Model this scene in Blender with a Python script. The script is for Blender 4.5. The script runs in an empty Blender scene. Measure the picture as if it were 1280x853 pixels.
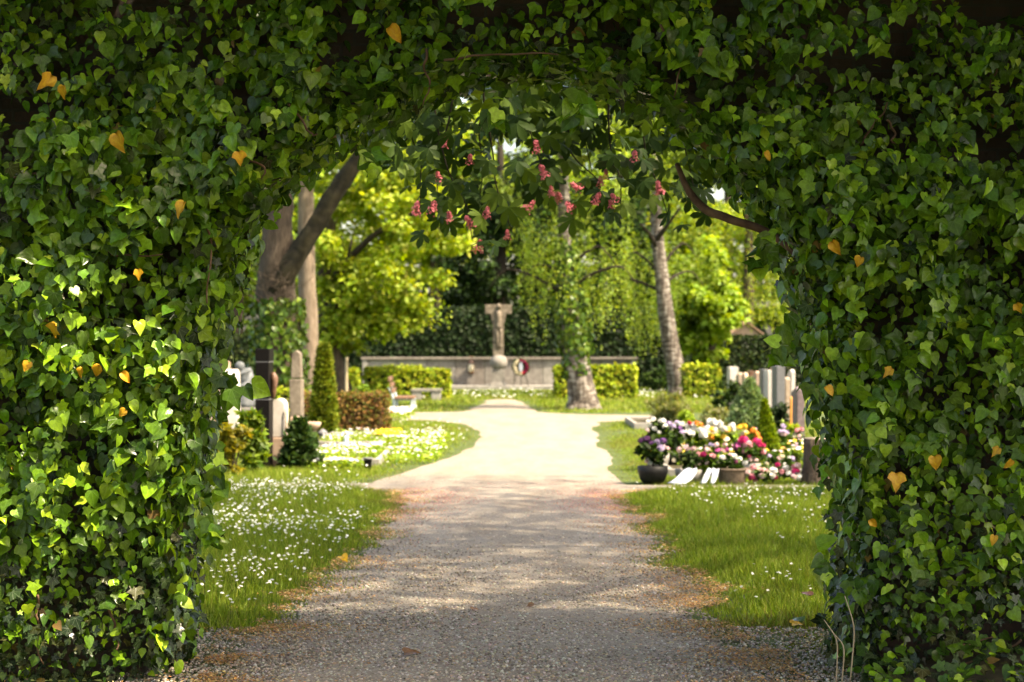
import bpy, bmesh, math, random
import numpy as np
from mathutils import Vector
R = math.radians
rng = np.random.default_rng(7)
random.seed(7)
scene = bpy.context.scene
col = scene.collection

# ------------------------------------------------------------------ camera, sky, sun, exposure
EYE = 1.5                     # eye height in metres
FPX = 1280 * 60.0 / 36.0      # focal length in photo pixels
cam = bpy.data.cameras.new('camera')
cam.lens = 60.0; cam.sensor_width = 36.0
cam.clip_end = 2000
cam.shift_y = 0.0027
cam.dof.use_dof = True
cam.dof.focus_distance = 7.5
cam.dof.aperture_fstop = 3.7
co = bpy.data.objects.new('camera', cam)
co.location = (0, 0, EYE); co.rotation_euler = (R(90), 0, 0)
col.objects.link(co); scene.camera = co

SUN_EL, SUN_AZ = R(56), math.atan2(0.90, -0.43)     # from the right, a little behind the viewer
to_sun = Vector((math.sin(SUN_AZ)*math.cos(SUN_EL), math.cos(SUN_AZ)*math.cos(SUN_EL), math.sin(SUN_EL)))
w = bpy.data.worlds.new('World'); scene.world = w; w.use_nodes = True
nt = w.node_tree
bg = nt.nodes['Background']
sky = nt.nodes.new('ShaderNodeTexSky'); sky.sky_type = 'NISHITA'; sky.sun_disc = False
sky.sun_elevation = SUN_EL; sky.sun_rotation = SUN_AZ
sky.air_density = 1.0; sky.dust_density = 4.0; sky.ozone_density = 0.3
nt.links.new(sky.outputs[0], bg.inputs[0]); bg.inputs[1].default_value = 0.145
sl = bpy.data.lights.new('sun', 'SUN'); sl.energy = 3.5; sl.angle = R(0.9); sl.color = (1, 0.93, 0.8)
so = bpy.data.objects.new('sun', sl); so.rotation_euler = to_sun.to_track_quat('Z', 'Y').to_euler(); so.location = (20, -8, 30)
col.objects.link(so)
scene.view_settings.view_transform = 'Standard'; scene.view_settings.look = 'None'
scene.view_settings.exposure = 1.95; scene.view_settings.gamma = 1
scene.view_settings.use_white_balance = True; scene.view_settings.white_balance_temperature = 7900; scene.view_settings.white_balance_tint = 10
scene.cycles.max_bounces = 7; scene.cycles.transparent_max_bounces = 4
scene.cycles.caustics_reflective = False; scene.cycles.caustics_refractive = False

def P(px, py, d):             # a photo pixel at distance d -> a point in the place
    return np.array(((px-640)/FPX*d, d, EYE-(py-430)/FPX*d))
def G(py):                    # distance of a point on the ground seen at row py
    return EYE*FPX/(py-430)
def GX(px, py):
    return (px-640)/FPX*G(py)

# ------------------------------------------------------------------ noise
def _hash(ix, iy, seed):
    h = (ix.astype(np.int64)*374761393 + iy.astype(np.int64)*668265263 + seed*974711) & 0x7fffffff
    h = ((h ^ (h >> 13))*1274126177) & 0x7fffffff
    return ((h ^ (h >> 16)) & 0xffff)/65535.0
def vnoise(x, y, seed=0):
    x = np.asarray(x, float); y = np.asarray(y, float)
    ix = np.floor(x); iy = np.floor(y); fx = x-ix; fy = y-iy
    fx = fx*fx*(3-2*fx); fy = fy*fy*(3-2*fy)
    a = _hash(ix, iy, seed); b = _hash(ix+1, iy, seed); c = _hash(ix, iy+1, seed); d = _hash(ix+1, iy+1, seed)
    return (a*(1-fx)+b*fx)*(1-fy)+(c*(1-fx)+d*fx)*fy
def fbm(x, y, seed=0, o=3):
    s = 0; a = 0.5; t = 0
    for k in range(o):
        s = s+a*vnoise(x*2**k, y*2**k, seed+k*17); t += a; a *= 0.5
    return s/t

# ------------------------------------------------------------------ materials
def newmat(name):
    m = bpy.data.materials.new(name); m.use_nodes = True
    n = m.node_tree; n.nodes.clear()
    out = n.nodes.new('ShaderNodeOutputMaterial')
    return m, n, out
def N(n, typ, **kw):
    x = n.nodes.new(typ)
    for k, v in kw.items(): setattr(x, k, v)
    return x
def M_(n, op, a, b=None, c=None):
    x = n.nodes.new('ShaderNodeMath'); x.operation = op
    for i, v in enumerate((a, b, c)):
        if v is None: continue
        if isinstance(v, (int, float)): x.inputs[i].default_value = v
        else: n.links.new(v, x.inputs[i])
    return x.outputs[0]
def MIX(n, fac, a, b, mode='MIX'):
    x = n.nodes.new('ShaderNodeMix'); x.data_type = 'RGBA'; x.blend_type = mode
    for s, v in ((0, fac), (6, a), (7, b)):
        if isinstance(v, (int, float)): x.inputs[s].default_value = v
        elif isinstance(v, tuple): x.inputs[s].default_value = (*v, 1)[:4]
        else: n.links.new(v, x.inputs[s])
    return x.outputs[2]
def leaf_mat(name, trans=0.35, rough=0.5, spec=0.35, tint=(1.25, 1.25, 0.5), veins=False):
    m, n, out = newmat(name)
    at = N(n, 'ShaderNodeAttribute', attribute_name='col')
    c = at.outputs['Color']
    bump = None
    if veins:
        uv = N(n, 'ShaderNodeAttribute', attribute_name='luv')
        sp = N(n, 'ShaderNodeSeparateXYZ'); n.links.new(uv.outputs['Vector'], sp.inputs[0])
        x = M_(n, 'ABSOLUTE', sp.outputs[0]); y = sp.outputs[1]
        d = x
        for a in (38, 82):
            k = M_(n, 'ABSOLUTE', M_(n, 'SUBTRACT', M_(n, 'MULTIPLY', x, math.cos(R(a))), M_(n, 'MULTIPLY', y, math.sin(R(a)))))
            d = M_(n, 'MINIMUM', d, k)
        f = M_(n, 'MULTIPLY', M_(n, 'SUBTRACT', 0.026, d), 40); f.node.use_clamp = True
        at2 = N(n, 'ShaderNodeAttribute', attribute_name='vein')
        f2 = M_(n, 'MULTIPLY', f, at2.outputs['Fac'])
        pale = MIX(n, 1.0, c, (0.06, 0.075, 0.045), 'ADD')
        c = MIX(n, f2, c, pale)
        nz = N(n, 'ShaderNodeTexNoise'); nz.inputs['Scale'].default_value = 60
        geo = N(n, 'ShaderNodeNewGeometry'); n.links.new(geo.outputs['Position'], nz.inputs['Vector'])
        rp = N(n, 'ShaderNodeMapRange'); n.links.new(nz.outputs['Fac'], rp.inputs[0])
        rp.inputs[1].default_value = 0.3; rp.inputs[2].default_value = 0.7; rp.inputs[3].default_value = 0.75; rp.inputs[4].default_value = 1.2
        mm = N(n, 'ShaderNodeMix', data_type='RGBA', blend_type='MULTIPLY'); mm.inputs[0].default_value = 1
        n.links.new(c, mm.inputs[6]); n.links.new(rp.outputs[0], mm.inputs[7]); c = mm.outputs[2]
        bp = N(n, 'ShaderNodeBump'); bp.inputs['Strength'].default_value = 0.25; bp.inputs['Distance'].default_value = 0.003
        n.links.new(f, bp.inputs['Height']); bump = bp.outputs[0]
    pr = N(n, 'ShaderNodeBsdfPrincipled')
    n.links.new(c, pr.inputs['Base Color']); pr.inputs['Roughness'].default_value = rough
    pr.inputs['Specular IOR Level'].default_value = spec
    if bump: n.links.new(bump, pr.inputs['Normal'])
    tr = N(n, 'ShaderNodeBsdfTranslucent')
    n.links.new(MIX(n, 1.0, c, tint, 'MULTIPLY'), tr.inputs[0])
    mx = N(n, 'ShaderNodeMixShader'); mx.inputs[0].default_value = trans
    n.links.new(pr.outputs[0], mx.inputs[1]); n.links.new(tr.outputs[0], mx.inputs[2])
    n.links.new(mx.outputs[0], out.inputs[0])
    return m
def noise_mat(name, c1, c2, scale=6, rough=0.8, bump=0.3, dist=0.01, c3=None, spec=0.3, stretch=(1, 1, 1), detail=6):
    m, n, out = newmat(name)
    tc = N(n, 'ShaderNodeTexCoord'); mp = N(n, 'ShaderNodeMapping'); mp.inputs['Scale'].default_value = stretch
    n.links.new(tc.outputs['Object'], mp.inputs[0])
    nz = N(n, 'ShaderNodeTexNoise'); nz.inputs['Scale'].default_value = scale; nz.inputs['Detail'].default_value = detail
    nz.inputs['Roughness'].default_value = 0.62
    n.links.new(mp.outputs[0], nz.inputs['Vector'])
    rp = N(n, 'ShaderNodeValToRGB'); n.links.new(nz.outputs['Fac'], rp.inputs[0])
    rp.color_ramp.elements[0].position = 0.32; rp.color_ramp.elements[0].color = (*c1, 1)
    rp.color_ramp.elements[1].position = 0.68; rp.color_ramp.elements[1].color = (*c2, 1)
    if c3:
        e = rp.color_ramp.elements.new(0.82); e.color = (*c3, 1)
    pr = N(n, 'ShaderNodeBsdfPrincipled'); n.links.new(rp.outputs[0], pr.inputs['Base Color'])
    pr.inputs['Roughness'].default_value = rough; pr.inputs['Specular IOR Level'].default_value = spec
    if bump:
        bp = N(n, 'ShaderNodeBump'); bp.inputs['Strength'].default_value = bump; bp.inputs['Distance'].default_value = dist
        n.links.new(nz.outputs['Fac'], bp.inputs['Height']); n.links.new(bp.outputs[0], pr.inputs['Normal'])
    n.links.new(pr.outputs[0], out.inputs[0])
    return m
def birch_mat():
    m, n, out = newmat('birch_bark')
    tc = N(n, 'ShaderNodeTexCoord'); mp = N(n, 'ShaderNodeMapping'); mp.inputs['Scale'].default_value = (3, 3, 9)
    n.links.new(tc.outputs['Object'], mp.inputs[0])
    nz = N(n, 'ShaderNodeTexNoise'); nz.inputs['Scale'].default_value = 1.6; nz.inputs['Detail'].default_value = 8
    n.links.new(mp.outputs[0], nz.inputs['Vector'])
    mp2 = N(n, 'ShaderNodeMapping'); mp2.inputs['Scale'].default_value = (9, 9, 1.2)
    n.links.new(tc.outputs['Object'], mp2.inputs[0])
    n2 = N(n, 'ShaderNodeTexNoise'); n2.inputs['Scale'].default_value = 1.5; n2.inputs['Detail'].default_value = 6
    n.links.new(mp2.outputs[0], n2.inputs['Vector'])
    s = M_(n, 'ADD', M_(n, 'MULTIPLY', nz.outputs['Fac'], 0.55), M_(n, 'MULTIPLY', n2.outputs['Fac'], 0.45))
    rp = N(n, 'ShaderNodeValToRGB'); n.links.new(s, rp.inputs[0])
    e = rp.color_ramp.elements; e[0].position = 0.42; e[0].color = (0.03, 0.021, 0.015, 1); e[1].position = 0.62; e[1].color = (0.28, 0.26, 0.23, 1)
    q = e.new(0.51); q.color = (0.10, 0.078, 0.06, 1)
    pr = N(n, 'ShaderNodeBsdfPrincipled'); n.links.new(rp.outputs[0], pr.inputs['Base Color']); pr.inputs['Roughness'].default_value = 0.8
    bp = N(n, 'ShaderNodeBump'); bp.inputs['Strength'].default_value = 0.6; bp.inputs['Distance'].default_value = 0.03
    n.links.new(s, bp.inputs['Height']); n.links.new(bp.outputs[0], pr.inputs['Normal'])
    n.links.new(pr.outputs[0], out.inputs[0]); return m
def gravel_mat():
    m, n, out = newmat('gravel')
    tc = N(n, 'ShaderNodeTexCoord')
    v = N(n, 'ShaderNodeTexVoronoi'); v.inputs['Scale'].default_value = 90; n.links.new(tc.outputs['Object'], v.inputs['Vector'])
    v2 = N(n, 'ShaderNodeTexVoronoi'); v2.inputs['Scale'].default_value = 38; n.links.new(tc.outputs['Object'], v2.inputs['Vector'])
    nz = N(n, 'ShaderNodeTexNoise'); nz.inputs['Scale'].default_value = 1.3; nz.inputs['Detail'].default_value = 5
    n.links.new(tc.outputs['Object'], nz.inputs['Vector'])
    hs = N(n, 'ShaderNodeSeparateColor'); n.links.new(v.outputs['Color'], hs.inputs[0])
    rp = N(n, 'ShaderNodeValToRGB'); n.links.new(hs.outputs[0], rp.inputs[0])
    e = rp.color_ramp.elements; e[0].position = 0; e[0].color = (0.14, 0.122, 0.10, 1); e[1].position = 1; e[1].color = (0.33, 0.29, 0.24, 1)
    q = e.new(0.5); q.color = (0.21, 0.185, 0.155, 1)
    c = MIX(n, M_(n, 'MULTIPLY', nz.outputs['Fac'], 0.5), rp.outputs[0], (0.27, 0.225, 0.165))
    mp = N(n, 'ShaderNodeMapping'); mp.inputs['Scale'].default_value = (2.2, 0.5, 1); n.links.new(tc.outputs['Object'], mp.inputs[0])
    n3 = N(n, 'ShaderNodeTexNoise'); n3.inputs['Scale'].default_value = 1.0; n3.inputs['Detail'].default_value = 7; n3.inputs['Roughness'].default_value = 0.7; n.links.new(mp.outputs[0], n3.inputs['Vector'])
    r3 = N(n, 'ShaderNodeMapRange'); n.links.new(n3.outputs['Fac'], r3.inputs[0]); r3.inputs[1].default_value = 0.42; r3.inputs[2].default_value = 0.68; r3.inputs[3].default_value = 0.0; r3.inputs[4].default_value = 0.6
    c = MIX(n, r3.outputs[0], c, (0.155, 0.115, 0.075))
    pr = N(n, 'ShaderNodeBsdfPrincipled'); n.links.new(c, pr.inputs['Base Color']); pr.inputs['Roughness'].default_value = 0.9
    h = M_(n, 'ADD', M_(n, 'MULTIPLY', v.outputs['Distance'], -0.6), M_(n, 'MULTIPLY', v2.outputs['Distance'], -1.0))
    bp = N(n, 'ShaderNodeBump'); bp.inputs['Strength'].default_value = 0.6; bp.inputs['Distance'].default_value = 0.010
    n.links.new(h, bp.inputs['Height']); n.links.new(bp.outputs[0], pr.inputs['Normal'])
    n.links.new(pr.outputs[0], out.inputs[0]); return m
def brick_mat():
    m, n, out = newmat('old_brick')
    tc = N(n, 'ShaderNodeTexCoord'); mp = N(n, 'ShaderNodeMapping'); mp.inputs['Rotation'].default_value = (R(90), 0, 0)
    n.links.new(tc.outputs['Object'], mp.inputs[0])
    b = N(n, 'ShaderNodeTexBrick'); n.links.new(mp.outputs[0], b.inputs['Vector'])
    b.inputs['Scale'].default_value = 4.2; b.inputs['Color1'].default_value = (0.075, 0.036, 0.022, 1); b.inputs['Color2'].default_value = (0.045, 0.026, 0.018, 1)
    b.inputs['Mortar'].default_value = (0.045, 0.038, 0.03, 1); b.inputs['Mortar Size'].default_value = 0.03
    nz = N(n, 'ShaderNodeTexNoise'); nz.inputs['Scale'].default_value = 14; nz.inputs['Detail'].default_value = 6
    n.links.new(tc.outputs['Object'], nz.inputs['Vector'])
    c = MIX(n, nz.outputs['Fac'], b.outputs[0], (0.03, 0.025, 0.02))
    pr = N(n, 'ShaderNodeBsdfPrincipled'); n.links.new(c, pr.inputs['Base Color']); pr.inputs['Roughness'].default_value = 0.95
    bp = N(n, 'ShaderNodeBump'); bp.inputs['Strength'].default_value = 0.7; bp.inputs['Distance'].default_value = 0.02
    n.links.new(M_(n, 'SUBTRACT', nz.outputs['Fac'], b.outputs[1]), bp.inputs['Height']); n.links.new(bp.outputs[0], pr.inputs['Normal'])
    n.links.new(pr.outputs[0], out.inputs[0]); return m

MAT = {}
MAT['ivy'] = leaf_mat('ivy_leaf', 0.2, 0.24, 0.3, (1.3, 1.3, 0.4), veins=True)
MAT['yellow_leaf'] = noise_mat('dying_leaf', (0.42, 0.17, 0.02), (0.66, 0.42, 0.02), 3.2, 0.5, 0.2, 0.002, c3=(0.55, 0.40, 0.05))
MAT['leaf'] = leaf_mat('tree_leaf', 0.45, 0.5, 0.3, (1.35, 1.2, 0.35))
MAT['darkleaf'] = leaf_mat('hedge_leaf', 0.25, 0.55, 0.15, (1.2, 1.2, 0.5))
MAT['grass'] = leaf_mat('grass_blade', 0.35, 0.55, 0.25, (1.2, 1.2, 0.5))
MAT['petal'] = leaf_mat('petal', 0.3, 0.6, 0.2, (1, 1, 1))
MAT['stone_bit'] = leaf_mat('pebble', 0.0, 0.85, 0.25, (1, 1, 1))
MAT['gravel'] = gravel_mat()
MAT['brick'] = brick_mat()
MAT['birch'] = birch_mat()
MAT['soil'] = noise_mat('soil', (0.035, 0.03, 0.018), (0.09, 0.075, 0.04), 9, 0.95, 0.6, 0.03)
MAT['turf'] = noise_mat('turf_soil', (0.03, 0.05, 0.012), (0.075, 0.10, 0.025), 3, 0.95, 0.4, 0.03)
MAT['bark'] = noise_mat('bark', (0.032, 0.023, 0.016), (0.11, 0.082, 0.058), 5, 0.9, 1.0, 0.05, stretch=(5, 5, 1))
MAT['palebark'] = noise_mat('pale_bark', (0.11, 0.082, 0.058), (0.25, 0.195, 0.145), 4, 0.9, 0.7, 0.03, stretch=(5, 5, 1.2))
MAT['darkbark'] = noise_mat('dark_bark', (0.014, 0.011, 0.007), (0.045, 0.034, 0.022), 6, 0.9, 0.9, 0.03, stretch=(4, 4, 1))
MAT['shadebark'] = noise_mat('shade_darkened_bark', (0.008, 0.007, 0.004), (0.04, 0.033, 0.016), 4, 0.95, 1.0, 0.06, c3=(0.03, 0.038, 0.012))  # olive-brown bark with the limb's shade put into its colour
MAT['stem'] = noise_mat('ivy_stem', (0.07, 0.035, 0.02), (0.17, 0.10, 0.06), 12, 0.9, 0.5, 0.01)
MAT['stone'] = noise_mat('grey_stone', (0.145, 0.132, 0.118), (0.26, 0.242, 0.22), 7, 0.85, 0.3, 0.01, c3=(0.27, 0.24, 0.2))
MAT['stone2'] = noise_mat('pale_stone_panel', (0.20, 0.187, 0.168), (0.30, 0.285, 0.26), 5, 0.85, 0.3, 0.01)
MAT['stone3'] = noise_mat('warm_stone_panel', (0.145, 0.125, 0.11), (0.23, 0.205, 0.182), 6, 0.85, 0.3, 0.01)
MAT['coping'] = noise_mat('dark_coping', (0.14, 0.12, 0.105), (0.24, 0.21, 0.18), 8, 0.85, 0.3, 0.01)
MAT['cross'] = noise_mat('weathered_sandstone', (0.10, 0.078, 0.06), (0.24, 0.20, 0.155), 9, 0.9, 0.5, 0.02)
MAT['white_stone'] = noise_mat('white_stone', (0.42, 0.38, 0.34), (0.62, 0.58, 0.54), 6, 0.7, 0.25, 0.01)
MAT['pink_stone'] = noise_mat('pink_stone', (0.32, 0.22, 0.16), (0.46, 0.35, 0.27), 8, 0.75, 0.3, 0.01)
MAT['tan_stone'] = noise_mat('tan_stone', (0.27, 0.2, 0.145), (0.42, 0.34, 0.26), 8, 0.8, 0.3, 0.01)
MAT['black_stone'] = noise_mat('black_granite', (0.004, 0.0035, 0.0035), (0.009, 0.0075, 0.007), 60, 0.5, 0.05, 0.002, spec=0.08)
MAT['grey_granite'] = noise_mat('grey_granite', (0.10, 0.10, 0.105), (0.19, 0.19, 0.2), 40, 0.5, 0.05, 0.002)
MAT['mauve_stone'] = noise_mat('mauve_stone', (0.11, 0.08, 0.085), (0.22, 0.17, 0.175), 20, 0.6, 0.1, 0.004)
MAT['bronze'] = noise_mat('bronze', (0.07, 0.035, 0.02), (0.16, 0.08, 0.045), 20, 0.5, 0.3, 0.01, spec=0.5)
MAT['statue'] = noise_mat('weathered_grey_statue', (0.07, 0.08, 0.085), (0.16, 0.17, 0.18), 10, 0.7, 0.3, 0.01)
MAT['wood'] = noise_mat('bench_wood', (0.12, 0.065, 0.04), (0.25, 0.15, 0.10), 8, 0.75, 0.3, 0.01, stretch=(1, 8, 8))
MAT['palewood'] = noise_mat('pale_wood', (0.35, 0.27, 0.17), (0.52, 0.42, 0.29), 10, 0.8, 0.3, 0.01, stretch=(6, 6, 1))
MAT['orange_wood'] = noise_mat('orange_stake', (0.5, 0.20, 0.04), (0.66, 0.30, 0.08), 10, 0.7, 0.2, 0.01, stretch=(6, 6, 1))
MAT['castiron'] = noise_mat('pale_painted_iron', (0.42, 0.5, 0.55), (0.6, 0.66, 0.7), 15, 0.5, 0.1, 0.004)
MAT['blackpot'] = noise_mat('black_plastic', (0.008, 0.008, 0.008), (0.014, 0.014, 0.014), 20, 0.5, 0.05, 0.002, spec=0.2)
MAT['greypot'] = noise_mat('grey_ceramic', (0.22, 0.21, 0.195), (0.32, 0.31, 0.285), 12, 0.6, 0.1, 0.004)
MAT['wicker'] = noise_mat('wicker', (0.07, 0.05, 0.035), (0.24, 0.18, 0.13), 30, 0.8, 0.4, 0.006, stretch=(1, 1, 3))
MAT['ribbon'] = noise_mat('white_satin_ribbon', (0.34, 0.38, 0.47), (0.42, 0.45, 0.53), 6, 0.4, 0.08, 0.004, spec=0.5)
MAT['core'] = noise_mat('twig_core', (0.008, 0.012, 0.004), (0.02, 0.028, 0.008), 12, 0.95, 0.5, 0.05)
MAT['browncore'] = noise_mat('brown_twig_core', (0.05, 0.03, 0.012), (0.10, 0.055, 0.02), 14, 0.95, 0.5, 0.05)
MAT['roof'] = noise_mat('roof_tile', (0.26, 0.15, 0.10), (0.38, 0.24, 0.17), 9, 0.85, 0.3, 0.02)
MAT['plaster'] = noise_mat('hut_plaster', (0.40, 0.27, 0.19), (0.52, 0.37, 0.27), 4, 0.9, 0.2, 0.01)
MAT['hills'] = noise_mat('ground_far', (0.05, 0.07, 0.02), (0.09, 0.12, 0.03), 0.3, 0.95, 0.2, 0.1)
def petal_color(name, c, var=0.12):
    MAT[name] = noise_mat('petal_'+name, tuple(max(0, v*(1-var*2)) for v in c), tuple(min(0.85, v*(1+var)) for v in c), 35, 0.6, 0.2, 0.01, spec=0.2)
for k_, c_ in dict(white=(0.78, 0.76, 0.72), cream=(0.75, 0.66, 0.48), yellow=(0.75, 0.5, 0.05), orange=(0.75, 0.28, 0.04), pink=(0.72, 0.32, 0.36),
                   palepink=(0.74, 0.52, 0.52), fuchsia=(0.62, 0.03, 0.16), magenta=(0.42, 0.07, 0.24), purple=(0.20, 0.08, 0.27), darkpurple=(0.09, 0.03, 0.10),
                   lilac=(0.46, 0.36, 0.56), red=(0.5, 0.03, 0.05), wine=(0.2, 0.01, 0.05), blue=(0.2, 0.2, 0.5)).items():
    petal_color(k_, c_)

# ------------------------------------------------------------------ object helpers
def tag(o, label=None, cat=None, group=None, kind=None):
    if label: o['label'] = label
    if cat: o['category'] = cat
    if group: o['group'] = group
    if kind: o['kind'] = kind
    return o
def link(o, parent=None):
    col.objects.link(o)
    if parent is not None: o.parent = parent
    return o
def thing(name, label, cat, loc=(0, 0, 0), group=None):
    o = bpy.data.objects.new(name, None); o.empty_display_size = 0.2
    o.location = tuple(float(v) for v in loc)
    link(o); return tag(o, label, cat, group)
def fast(name, V, F, mat, parent=None, colr=None, luv=None, vein=None, smooth=False, rel=True):
    """one mesh object out of arrays; V in world coordinates, shifted under its parent"""
    V = np.asarray(V, np.float32)
    if parent is not None and rel: V = V-np.array(parent.location, np.float32)
    F = np.asarray(F, np.int32); k = F.shape[1]
    me = bpy.data.meshes.new(name)
    me.vertices.add(len(V)); me.vertices.foreach_set('co', V.ravel())
    me.loops.add(F.size); me.loops.foreach_set('vertex_index', F.ravel())
    me.polygons.add(len(F)); me.polygons.foreach_set('loop_start', np.arange(0, F.size, k, dtype=np.int32))
    if smooth: me.polygons.foreach_set('use_smooth', np.ones(len(F), bool))
    if colr is not None:
        a = me.attributes.new('col', 'FLOAT_COLOR', 'POINT')
        a.data.foreach_set('color', np.concatenate([colr, np.ones((len(V), 1))], 1).astype(np.float32).ravel())
    if luv is not None:
        a = me.attributes.new('luv', 'FLOAT_VECTOR', 'POINT')
        a.data.foreach_set('vector', np.concatenate([luv, np.zeros((len(V), 1))], 1).astype(np.float32).ravel())
    if vein is not None:
        a = me.attributes.new('vein', 'FLOAT', 'POINT'); a.data.foreach_set('value', vein.astype(np.float32))
    me.update(calc_edges=True)
    me.materials.append(mat if not isinstance(mat, str) else MAT[mat])
    return link(bpy.data.objects.new(name, me), parent)
def norm(v): return v/np.maximum(np.linalg.norm(v, axis=-1, keepdims=True), 1e-9)
def frames(Nn, T):
    Nn = norm(Nn); T = T-(T*Nn).sum(-1, keepdims=True)*Nn
    bad = np.linalg.norm(T, axis=-1) < 1e-4
    T[bad] = np.cross(Nn[bad], [1.0, 0.2, 0.1]); T = norm(T)
    return np.stack([np.cross(T, Nn), T, Nn], -1)
def spread(tpl, Pp, Rm, S):
    TV, TF = tpl[0], tpl[1]
    S = np.asarray(S, float)
    if S.ndim == 1: S = np.repeat(S[:, None], 3, 1)
    n, k = len(Pp), len(TV)
    L = TV[None]*S[:, None, :]
    V = np.einsum('nij,nkj->nki', Rm, L)+Pp[:, None, :]
    F = TF[None]+(np.arange(n)*k)[:, None, None]
    return V.reshape(-1, 3), F.reshape(-1, TF.shape[1])
def leaves(name, tpl, Pp, Rm, S, C, mat, parent=None, vein=None, smooth=True):
    V, F = spread(tpl, Pp, Rm, S); k = len(tpl[0])
    luv = np.tile(tpl[0][:, :2], (len(Pp), 1)) if vein is not None else None
    return fast(name, V, F, mat, parent, np.repeat(C, k, 0), luv, None if vein is None else np.repeat(vein, k), smooth)
def unit(n, r=rng):
    return norm(r.normal(size=(n, 3)))
def pick(n, pal, wts=None, var=0.18, r=rng):
    pal = np.array(pal, float); i = r.choice(len(pal), n, p=None if wts is None else np.array(wts)/sum(wts))
    return np.clip(pal[i]*(1+r.normal(0, var, (n, 1)))*(1+r.normal(0, var*0.3, (n, 3))), 0.002, 0.9)

# templates: leaf in local XY, tip along +Y, face towards +Z
def leaf_tpl(half, cols=1, fold=0.16, droop=0.2, wave=0.0, seed=0):
    half = np.array(half, float); m = len(half)
    V = []; r = np.random.default_rng(seed)
    cy = np.linspace(half[0, 1], half[-1, 1], m)
    for i in range(m):
        ox, oy = half[i]
        row = []
        for s in np.linspace(-1, 1, 2*cols+1):
            x = ox*s; y = cy[i]+(oy-cy[i])*abs(s)
            z = fold*abs(x)-droop*y*y*0.6-0.25*x*x+wave*math.sin(9*y+5*s)*abs(s)*0.05
            row.append((x, y, z))
        V += row
    c = 2*cols+1; F = []
    for i in range(m-1):
        for j in range(c-1):
            a = i*c+j
            F += [(a, a+1, a+c+1), (a, a+c+1, a+c)]
    V = np.array(V)
    # drop triangles that have no area (tip and base rows)
    F = [f for f in F if np.linalg.norm(np.cross(V[f[1]]-V[f[0]], V[f[2]]-V[f[0]])) > 1e-6]
    return V, np.array(F)
HEART = [(0, 0), (0.2, -0.13), (0.40, -0.06), (0.49, 0.14), (0.44, 0.40), (0.27, 0.68), (0.09, 0.9), (0, 1.0)]
OVATE = [(0, 0), (0.22, -0.03), (0.38, 0.12), (0.43, 0.33), (0.33, 0.58), (0.18, 0.82), (0, 1.02)]
LOBED = [(0, 0), (0.2, -0.16), (0.46, -0.10), (0.34, 0.14), (0.60, 0.42), (0.24, 0.52), (0.14, 0.78), (0, 1.02)]
LOBE3 = [(0, 0), (0.24, -0.08), (0.42, 0.08), (0.56, 0.36), (0.30, 0.50), (0.16, 0.78), (0, 1.05)]
IVY = [leaf_tpl(HEART, 1, 0.34, 0.34), leaf_tpl(OVATE, 1, 0.42, 0.42), leaf_tpl(LOBED, 1, 0.16, 0.16), leaf_tpl(LOBE3, 1, 0.26, 0.3)]
IVYHI = [leaf_tpl(HEART, 2, 0.36, 0.34, 0.9), leaf_tpl(OVATE, 2, 0.42, 0.42, 1.0), leaf_tpl(LOBED, 2, 0.2, 0.2, 0.7), leaf_tpl(LOBE3, 2, 0.3, 0.3, 1.0)]
DIAMOND = (np.array([(0, 0, 0), (0.42, 0.45, 0.05), (0, 1, -0.12), (-0.42, 0.45, 0.05)]), np.array([(0, 1, 2), (0, 2, 3)]))
BLADE = (np.array([(-.5, 0, 0), (.5, 0, 0), (-.38, .5, .04), (.38, .5, .04), (0, 1, .24)]), np.array([(0, 1, 3), (0, 3, 2), (2, 3, 4)]))
SPIKE = (np.array([(-.5, 0, 0), (.5, 0, 0), (0, 1, 0.1)]), np.array([(0, 1, 2)]))
def octa():
    return np.array([(1, 0, 0), (0, 1, 0), (-1, 0, 0), (0, -1, 0), (0, 0, 1), (0, 0, -1.)]), np.array([(0, 1, 4), (1, 2, 4), (2, 3, 4), (3, 0, 4), (1, 0, 5), (2, 1, 5), (3, 2, 5), (0, 3, 5)])
OCTA = octa()
def flower_tpl(pet=6):
    V = [(0, 0, 0.12)]; F = []
    for k in range(pet):
        a = 2*math.pi*k/pet
        for da, r_, z in ((-0.42, 0.75, 0.1), (0, 1.0, 0.02), (0.42, 0.75, 0.1)):
            V.append((math.cos(a+da)*r_, math.sin(a+da)*r_, z))
        b = 1+3*k; F += [(0, b, b+1), (0, b+1, b+2)]
    return np.array(V), np.array(F)
FLOWER = flower_tpl()

def tube_arr(path, rad, seg=8, wob=0.0, cap=True):
    path = np.array(path, float); m = len(path); rad = np.broadcast_to(np.asarray(rad, float), (m,))
    T = np.gradient(path, axis=0); T = norm(T)
    V = []; u = np.array((1.0, 0.17, 0.05)); 
    for i in range(m):
        u = u-(u@T[i])*T[i]; u = u/np.linalg.norm(u); v = np.cross(T[i], u)
        for k in range(seg):
            a = 2*math.pi*k/seg; rr = rad[i]*(1+wob*math.sin(3*a+i*0.9)+wob*0.7*math.sin(5*a-i*1.7))
            V.append(path[i]+(u*math.cos(a)+v*math.sin(a))*rr)
    F = []
    for i in range(m-1):
        for k in range(seg):
            a = i*seg+k; b = i*seg+(k+1) % seg
            F += [(a, b, b+seg), (a, b+seg, a+seg)]
    if cap:
        V.append(path[0]); V.append(path[-1]); n0 = m*seg
        for k in range(seg):
            F.append((n0, (k+1) % seg, k)); F.append((n0+1, (m-1)*seg+k, (m-1)*seg+(k+1) % seg))
    return np.array(V), np.array(F)
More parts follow.
